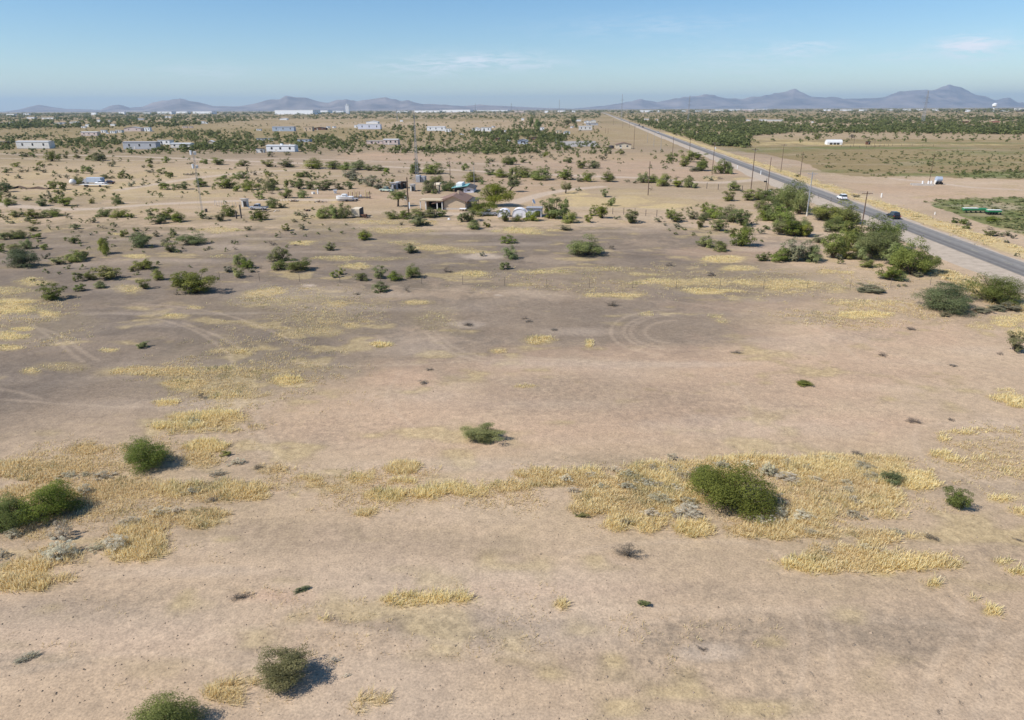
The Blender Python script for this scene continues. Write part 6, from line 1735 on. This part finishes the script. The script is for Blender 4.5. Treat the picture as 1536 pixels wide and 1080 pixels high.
# ================================================================== vehicles
def car(px, py, body, label, heading, kind='sedan', name='car', blur=0, scale=1.0, loc=None):
    c = P(px, py) if loc is None else loc
    e = empty(name, (c[0], c[1], loc[2] if loc is not None else 0), heading, (scale,) * 3)
    L_ = 4.6; W = 1.84
    # sections along the length (y forward)
    hood = .98 if kind == 'suv' else .88
    roofz = 1.68 if kind == 'suv' else 1.42
    low = [(-2.3, .5, .86), (-2.25, .38, hood + .05), (-1.6, .3, hood + .07), (-.6, .3, hood + .05), (.7, .3, hood), (1.7, .32, hood - .1), (2.2, .4, hood - .22), (2.32, .5, .62)]
    V = []; Fq = []
    for (y, z0, z1) in low:
        w0 = W / 2 * (.84 if abs(y) > 2.2 else 1)
        V += [(-w0 * .93, y, z0), (-w0, y, z0 + .18), (-w0, y, (z0 + z1) / 2 + .1), (-w0 * .9, y, z1), (w0 * .9, y, z1), (w0, y, (z0 + z1) / 2 + .1), (w0, y, z0 + .18), (w0 * .93, y, z0)]
    for k in range(len(low) - 1):
        for j in range(8):
            Fq.append((k * 8 + j, k * 8 + (j + 1) % 8, (k + 1) * 8 + (j + 1) % 8, (k + 1) * 8 + j))
    Fq += [tuple(range(7, -1, -1)), tuple(range((len(low) - 1) * 8, len(low) * 8))]
    MB().poly(V, Fq).build('body', M[body], e, smooth=False)
    # cabin
    y0, y1 = (-2.15, .95) if kind == 'suv' else (-1.75, 1.0)
    t0, t1 = (-1.85, .25) if kind == 'suv' else (-1.0, .35)
    b_ = W / 2 * .88; tt_ = W / 2 * .70; zb = hood + .02
    V = [(-b_, y0, zb), (b_, y0, zb), (b_, y1, zb - .05), (-b_, y1, zb - .05), (-tt_, t0, roofz - .04), (tt_, t0, roofz - .04), (tt_, t1, roofz - .04), (-tt_, t1, roofz - .04)]
    MB().poly(V, [(0, 1, 2, 3), (4, 5, 6, 7), (0, 1, 5, 4), (1, 2, 6, 5), (2, 3, 7, 6), (3, 0, 4, 7)]).build('window_glass', M['window'], e)
    MB().bevbox(-tt_ - .02, tt_ + .02, t0 - .05, t1 + .05, roofz - .05, roofz + .02, .03).build('roof', M[body], e)
    for x in (-1, 1):
        for y in (-1.42, 1.45):
            w_ = MB().tube((x * .93, y, .33), (x * .70, y, .33), .335, n=18).build('wheel', M['rubber'], e)
            MB().tube((x * .945, y, .33), (x * .93, y, .33), .2, n=12).build('rim', M['rim'], w_)
        MB().box(x * .8 - .14, x * .8 + .14, -2.33, -2.2, .72, .9).build('tail_light', M['lamp_red'], e)
        MB().box(x * .7 - .17, x * .7 + .17, 2.22, 2.31, .58, .7).build('headlight', M['lamp_clear'], e)
        MB().box(x * .98 - .08, x * .98 + .08, .75, .92, hood, hood + .14).build('mirror', M[body], e)
    MB().box(-.85, .85, -2.38, -2.26, .36, .55).build('bumper', M[body if body != 'carwhite' else 'roof_grey'], e)
    tag(e, label, 'car' if name == 'car' else name.replace('_', ' '))
    return e


HD = -road_az


def on_road(px, py, l_):
    p_ = P(px, py); s__, _ = road_coords(p_[0], p_[1])
    q_ = road_pt(s__, l_)
    return np.array([q_[0], q_[1], .055])


car(0, 0, 'black', 'black car driving away on the paved road', HD, 'suv', loc=on_road(1337, 327.5, ROADW * .74), scale=1.06)
car(0, 0, 'carwhite', 'white car driving away on the paved road ahead of the black one', HD, 'suv', loc=on_road(1262, 299.5, ROADW * .74), scale=1.06)
car(0, 0, 'carwhite', 'distant white car far up the road', HD + PI, loc=on_road(985, 199.5, ROADW * .45), scale=1.3)
car(0, 0, 'carred', 'distant dark car, nearer of two, beyond the white one', HD + PI, loc=on_road(962.5, 191.3, ROADW * .3), scale=1.4)
car(0, 0, 'black', 'distant dark car, farther of two, near the road end', HD, loc=on_road(954.5, 188.4, ROADW * .7), scale=1.4)


def pickup(px, py, body, label, heading):
    c = P(px, py); e = empty('pickup_truck', c, heading)
    MB().prismx([(-2.7, .45), (-2.7, 1.0), (-.5, 1.0), (-.5, 1.02), (1.3, 1.02), (2.6, .92), (2.7, .5)], -.95, .95).build('body', M[body], e)
    MB().prismx([(-.5, 1.02), (-.4, 1.75), (.7, 1.75), (1.3, 1.02)], -.82, .82).build('cab', M[body], e)
    MB().prismx([(-.45, 1.12), (-.42, 1.6), (.75, 1.6), (1.2, 1.12)], -.85, .85).build('window_glass', M['window'], e)
    MB().box(-.8, .8, -2.6, -.6, .98, 1.03).build('bed', M['shade_dark'], e)
    for x in (-.9, .9):
        for y in (-1.7, 1.7):
            w_ = MB().tube((x - .12, y, .38), (x + .12, y, .38), .38, n=14).build('wheel', M['rubber'], e)
            MB().tube((x * 1.14, y, .38), (x * 1.15, y, .38), .2, n=10).build('rim', M['rim'], w_)
    tag(e, label, 'pickup truck', 'vehicles parked around the homesteads')


pickup(388, 314.5, 'greywall', 'grey pickup truck parked behind the corral bushes', 1.5)
pickup(580, 287.5, 'roof_green', 'pale green pickup truck under bushes left of the grey lean-to', 1.2)
pickup(692, 202.5, 'carwhite', 'white pickup truck parked under mid plain trees', 1.4)
pickup(733, 323.5, 'greywall', 'silver pickup truck between the yard mesquite and hoop sheds', 1.65)
pickup(228, 197.5, 'bluegrey', 'dark blue pickup truck right of the upright white shed', 1.5)
pickup(762, 212.5, 'carwhite', 'white pickup truck tucked into the long hedge', 1.3)
pickup(162, 201, 'carwhite', 'white pickup truck in the western cluster', 1.3)
pickup(784.5, 217.3, 'carwhite', 'white pickup truck in front of the blue-grey garage', .2)
# junk yard at left
c = P(141.5, 276); e = empty('box_truck', c, GRID + 1.5)
Hb = hgt(141, 276, 10)
MB().bevbox(-1.2, 1.2, -4.2, 2.4, .7, Hb, .06).build('cargo_box', M['bluegrey'], e)
MB().prismx([(2.5, .5), (2.5, Hb * .8), (3.4, Hb * .8), (4.0, 1.3), (4.8, 1.2), (4.8, .5)], -1.1, 1.1).build('cab', M['greywall'], e)
for x in (-1.05, 1.05):
    for y in (-2.8, 3.9): MB().tube((x - .15, y, .45), (x + .15, y, .45), .45, n=14).build('wheel', M['rubber'], e)
MB().box(-.95, .95, 2.9, 3.95, 1.4, 2.0).build('window_glass', M['window'], e)
tag(e, 'blue-grey box truck standing in the western junk yard', 'truck')
car(152, 276.5, 'carwhite', 'white car parked right of the blue-grey box truck', 1.4)
car(163, 276, 'carred', 'dark wrecked car right of the parked white car', 1.7)
c = P(110, 278); o = MB()
for k in range(5):
    o.tube((0, 0, .2 + .45 * k), (0, 0, .2 + .45 * (k + 1)), 1.3 * math.sin(.5 + k * .45), 1.3 * math.sin(.5 + (k + 1) * .45), n=16)
o = o.build('water_tank', M['offwhite']); o.location = c; tag(o, 'pale rounded water tank at the junk yard left end', 'water tank')
c = P(140, 280.5); W = wid(140, 280, 42); e = empty('flatbed_trailer', c, GRID)
MB().box(-W / 2, W / 2, 0, 2.4, .75, .95).build('bed', M['offwhite'], e)
for x in (-W * .3, -W * .22, W * .25): MB().tube((x, -.02, .42), (x, .3, .42), .42, n=12).build('wheel', M['rubber'], e)
MB().box(-W / 2 - 1.5, -W / 2, 1.1, 1.3, .6, .75).build('tongue', M['steel'], e)
tag(e, 'long pale flatbed trailer lying in front of the box truck', 'trailer')
# dark earth bank
pts = [(20, 283.0), (30, 281.8), (38, 282.6), (48, 283.2), (58, 282.8), (66, 283.6), (74, 283.6)]
mb_ = MB(); V = []; Fq = []
for k, q_ in enumerate(pts):
    b0 = P(*q_)
    hh_ = .55 + .35 * math.sin(k * 2.1)
    V += [(b0[0], b0[1] - 1.4, 0), (b0[0], b0[1] - .3, hh_), (b0[0], b0[1] + .5, hh_ * .9), (b0[0], b0[1] + 1.6, 0)]
for k in range(len(pts) - 1):
    for j in range(3): Fq.append((k * 4 + j, (k + 1) * 4 + j, (k + 1) * 4 + j + 1, k * 4 + j + 1))
o = mb_.poly(V, Fq).build('earth_bank', M['dirtbank']); tag(o, 'long low dark earth bank left of the junk yard', 'earth bank')

# ---- water pump site (right)
c = P(1409, 277); S5 = wid(1409, 277, 1)
e = empty('water_pump', (c[0], c[1], 0), GRID + .05)
MB().tube((-3.5 * S5, 1.4, 1.9), (4.5 * S5, 1.4, 1.9), 1.05, n=16).build('tank', M['bluegrey'], e)
for x in (-3 * S5, 0, 4 * S5): MB().box(x - .1, x + .1, .7, 2.1, 0, 1.1).build('leg', M['shade_dark'], e)
MB().bevbox(-5.5 * S5, -3.8 * S5, .4, 1.6, 0, 1.5, .1).build('pump_housing', M['offwhite'], e)
for x in (-4 * S5, 3.8 * S5): MB().tube((x, .1, .45), (x, .35, .45), .45, n=12).build('wheel', M['rubber'], e)
for z in (2.9, ): MB().box(-3.4 * S5, 4.2 * S5, .6, .7, z, z + .08).build('railing', M['steel'], e)
tag(e, 'blue-grey pump tank on wheels beside the olive field', 'pump')
c = P(1384, 278.5)
e = empty('concrete_ditch_gate', (c[0], c[1], 0), GRID)
MB().box(-15 * S5, 16 * S5, -.3, 0, 0, .7).box(-15 * S5, 16 * S5, 1.8, 2.1, 0, .7).build('wall', M['concrete'], e)
for x in (-.3 * S5, 8 * S5, 12 * S5): MB().tube((x, .3, .2), (x, .3, 1.7), .3, n=8).build('valve_pipe', M['white'], e)
tag(e, 'pale concrete ditch walls with white valve pipes left of the pump tank', 'ditch')
# ---- green implements
for (a, b_, w_, lb, dk_) in [(1463, 319.5, 34, 'long green planter wing with pale top in the weeds', False), (1491.5, 322.5, 20, 'green wagon with pale top and dark underside in the weeds', True)]:
    c = P(a, b_); W = wid(a, b_, w_); e = empty('farm_implement', (c[0], c[1], 0), GRID)
    MB().bevbox(-W / 2, W / 2, 0, 1.6, .75, 1.25, .05).build('hopper', M['green_paint'], e)
    MB().box(-W / 2, W * (.1 if not dk_ else .5), -.05, 1.2, 1.26, 1.36).build('cover', M['pale_top'], e)
    for k in range(5): MB().tube((-W / 2 + W * (k + .5) / 5, .1, .32), (-W / 2 + W * (k + .5) / 5 + .18, .1, .32), .32, n=12).build('wheel', M['rubber'], e)
    if dk_: MB().box(-W * .45, W * .3, .3, 1.5, .1, .72).build('frame', M['shade_dark'], e)
    else: MB().box(-W * .5, W * .5, .6, .75, .45, .6).build('toolbar', M['green_paint'], e)
    tag(e, lb, 'farm implement')


# ================================================================== trees with trunks
def tree(px, py, wpx, hpx, trunkfrac, kind, label, name='desert_tree', seed=1, forks=3, lean=.1, narrow=1.0, res='hi', nl=None):
    c = P(px, py); W = wid(px, py, wpx); H = hgt(px, py, hpx)
    e = empty(name, (c[0], c[1], 0), rnd.uniform(-.4, .4))
    r_ = random.Random(seed)
    t0 = (lean * W * .4, 0, H * trunkfrac)
    mb_ = MB().path([(0, 0, -.1), (t0[0] * .4, .1, t0[2] * .5), t0], [W * .045 + .05, W * .038 + .04, W * .03 + .03], 8)
    for k in range(forks + 2):
        a_ = k * 2 * PI / (forks + 2) + r_.uniform(-.3, .3); q_ = (t0[0] + W * .3 * math.cos(a_), W * .3 * math.sin(a_), H * r_.uniform(.6, .85))
        m_ = tuple((t0[i] + q_[i]) / 2 + r_.uniform(-.1, .1) * W * .3 for i in range(3))
        mb_.path([t0, m_, q_], [W * .024 + .03, W * .015 + .02, W * .006 + .01], 6)
    mb_.build('trunk', M['bark'], e)
    nc, n_, ls = RES[res]
    V, Q, tint, _, _ = unit_bush(seed + 50, nc, nl or n_, ls, 'dome')
    V = V * np.array([W, W * .9, H * (1 - trunkfrac) * 1.05]) + np.array([t0[0], 0, H * trunkfrac * .82])
    V[:, 2] += (1 - np.clip(np.hypot((V[:, 0] - t0[0]) / W, V[:, 1] / W) * 2, 0, 1)) * -H * .05
    link(bpy.data.objects.new('crown', mesh_np('crown', V, Q, M[STYLE[kind][1]], {'tint': tint})), e)
    tag(e, label, 'tree', 'trunked desert trees')


tree(597, 309.5, 31, 26, .42, 'g', 'round shade tree on a thick forked trunk in the homestead yard', seed=1)
tree(763, 288, 26, 20, .5, 'd', 'flat umbrella-shaped desert tree on a curved trunk', seed=2, lean=.9, res='mid')
tree(848.5, 290, 19, 19, .35, 'o', 'forked open desert tree at the straw field corner', seed=3, res='mid')
tree(739, 309, 58, 33, .2, 'g', 'big spreading yard mesquite right of the tan house', seed=4)
tree(1052, 256, 20, 16, .4, 'g', 'dark-trunked tree in the roadside thicket', seed=5, res='mid')
tree(796.5, 193, 9, 21, .2, 'd', 'tall narrow eucalyptus above the white cube house', 'eucalyptus', seed=6, res='mid')
tree(806, 195, 14, 17, .15, 'd', 'broad eucalyptus joined right of the tall narrow one', 'eucalyptus', seed=7, res='mid')
tree(860.5, 189, 10, 18, .2, 'd', 'dark dense eucalyptus by the long white roof', 'eucalyptus', seed=8, res='mid')
tree(850, 189, 14, 12, .15, 'o', 'rounded pale eucalyptus left of the dark dense one', 'eucalyptus', seed=9, res='mid')
tree(1225, 210, 13, 12, .15, 'd', 'rounded tree left of the round-roofed farm shed', seed=10, res='mid')
tree(1191, 183, 5, 6, .2, 'd', 'dark pointed tree beside the pale greenhouses', seed=12, res='mid')
tree(1442, 184, 3.5, 6, .2, 'd', 'dark narrow tree beside the dark low barn', seed=13, res='mid')
tree(1277, 209, 9, 8, .35, 'b', 'brown leafless round tree right of the farm shed', seed=11, res='mid')
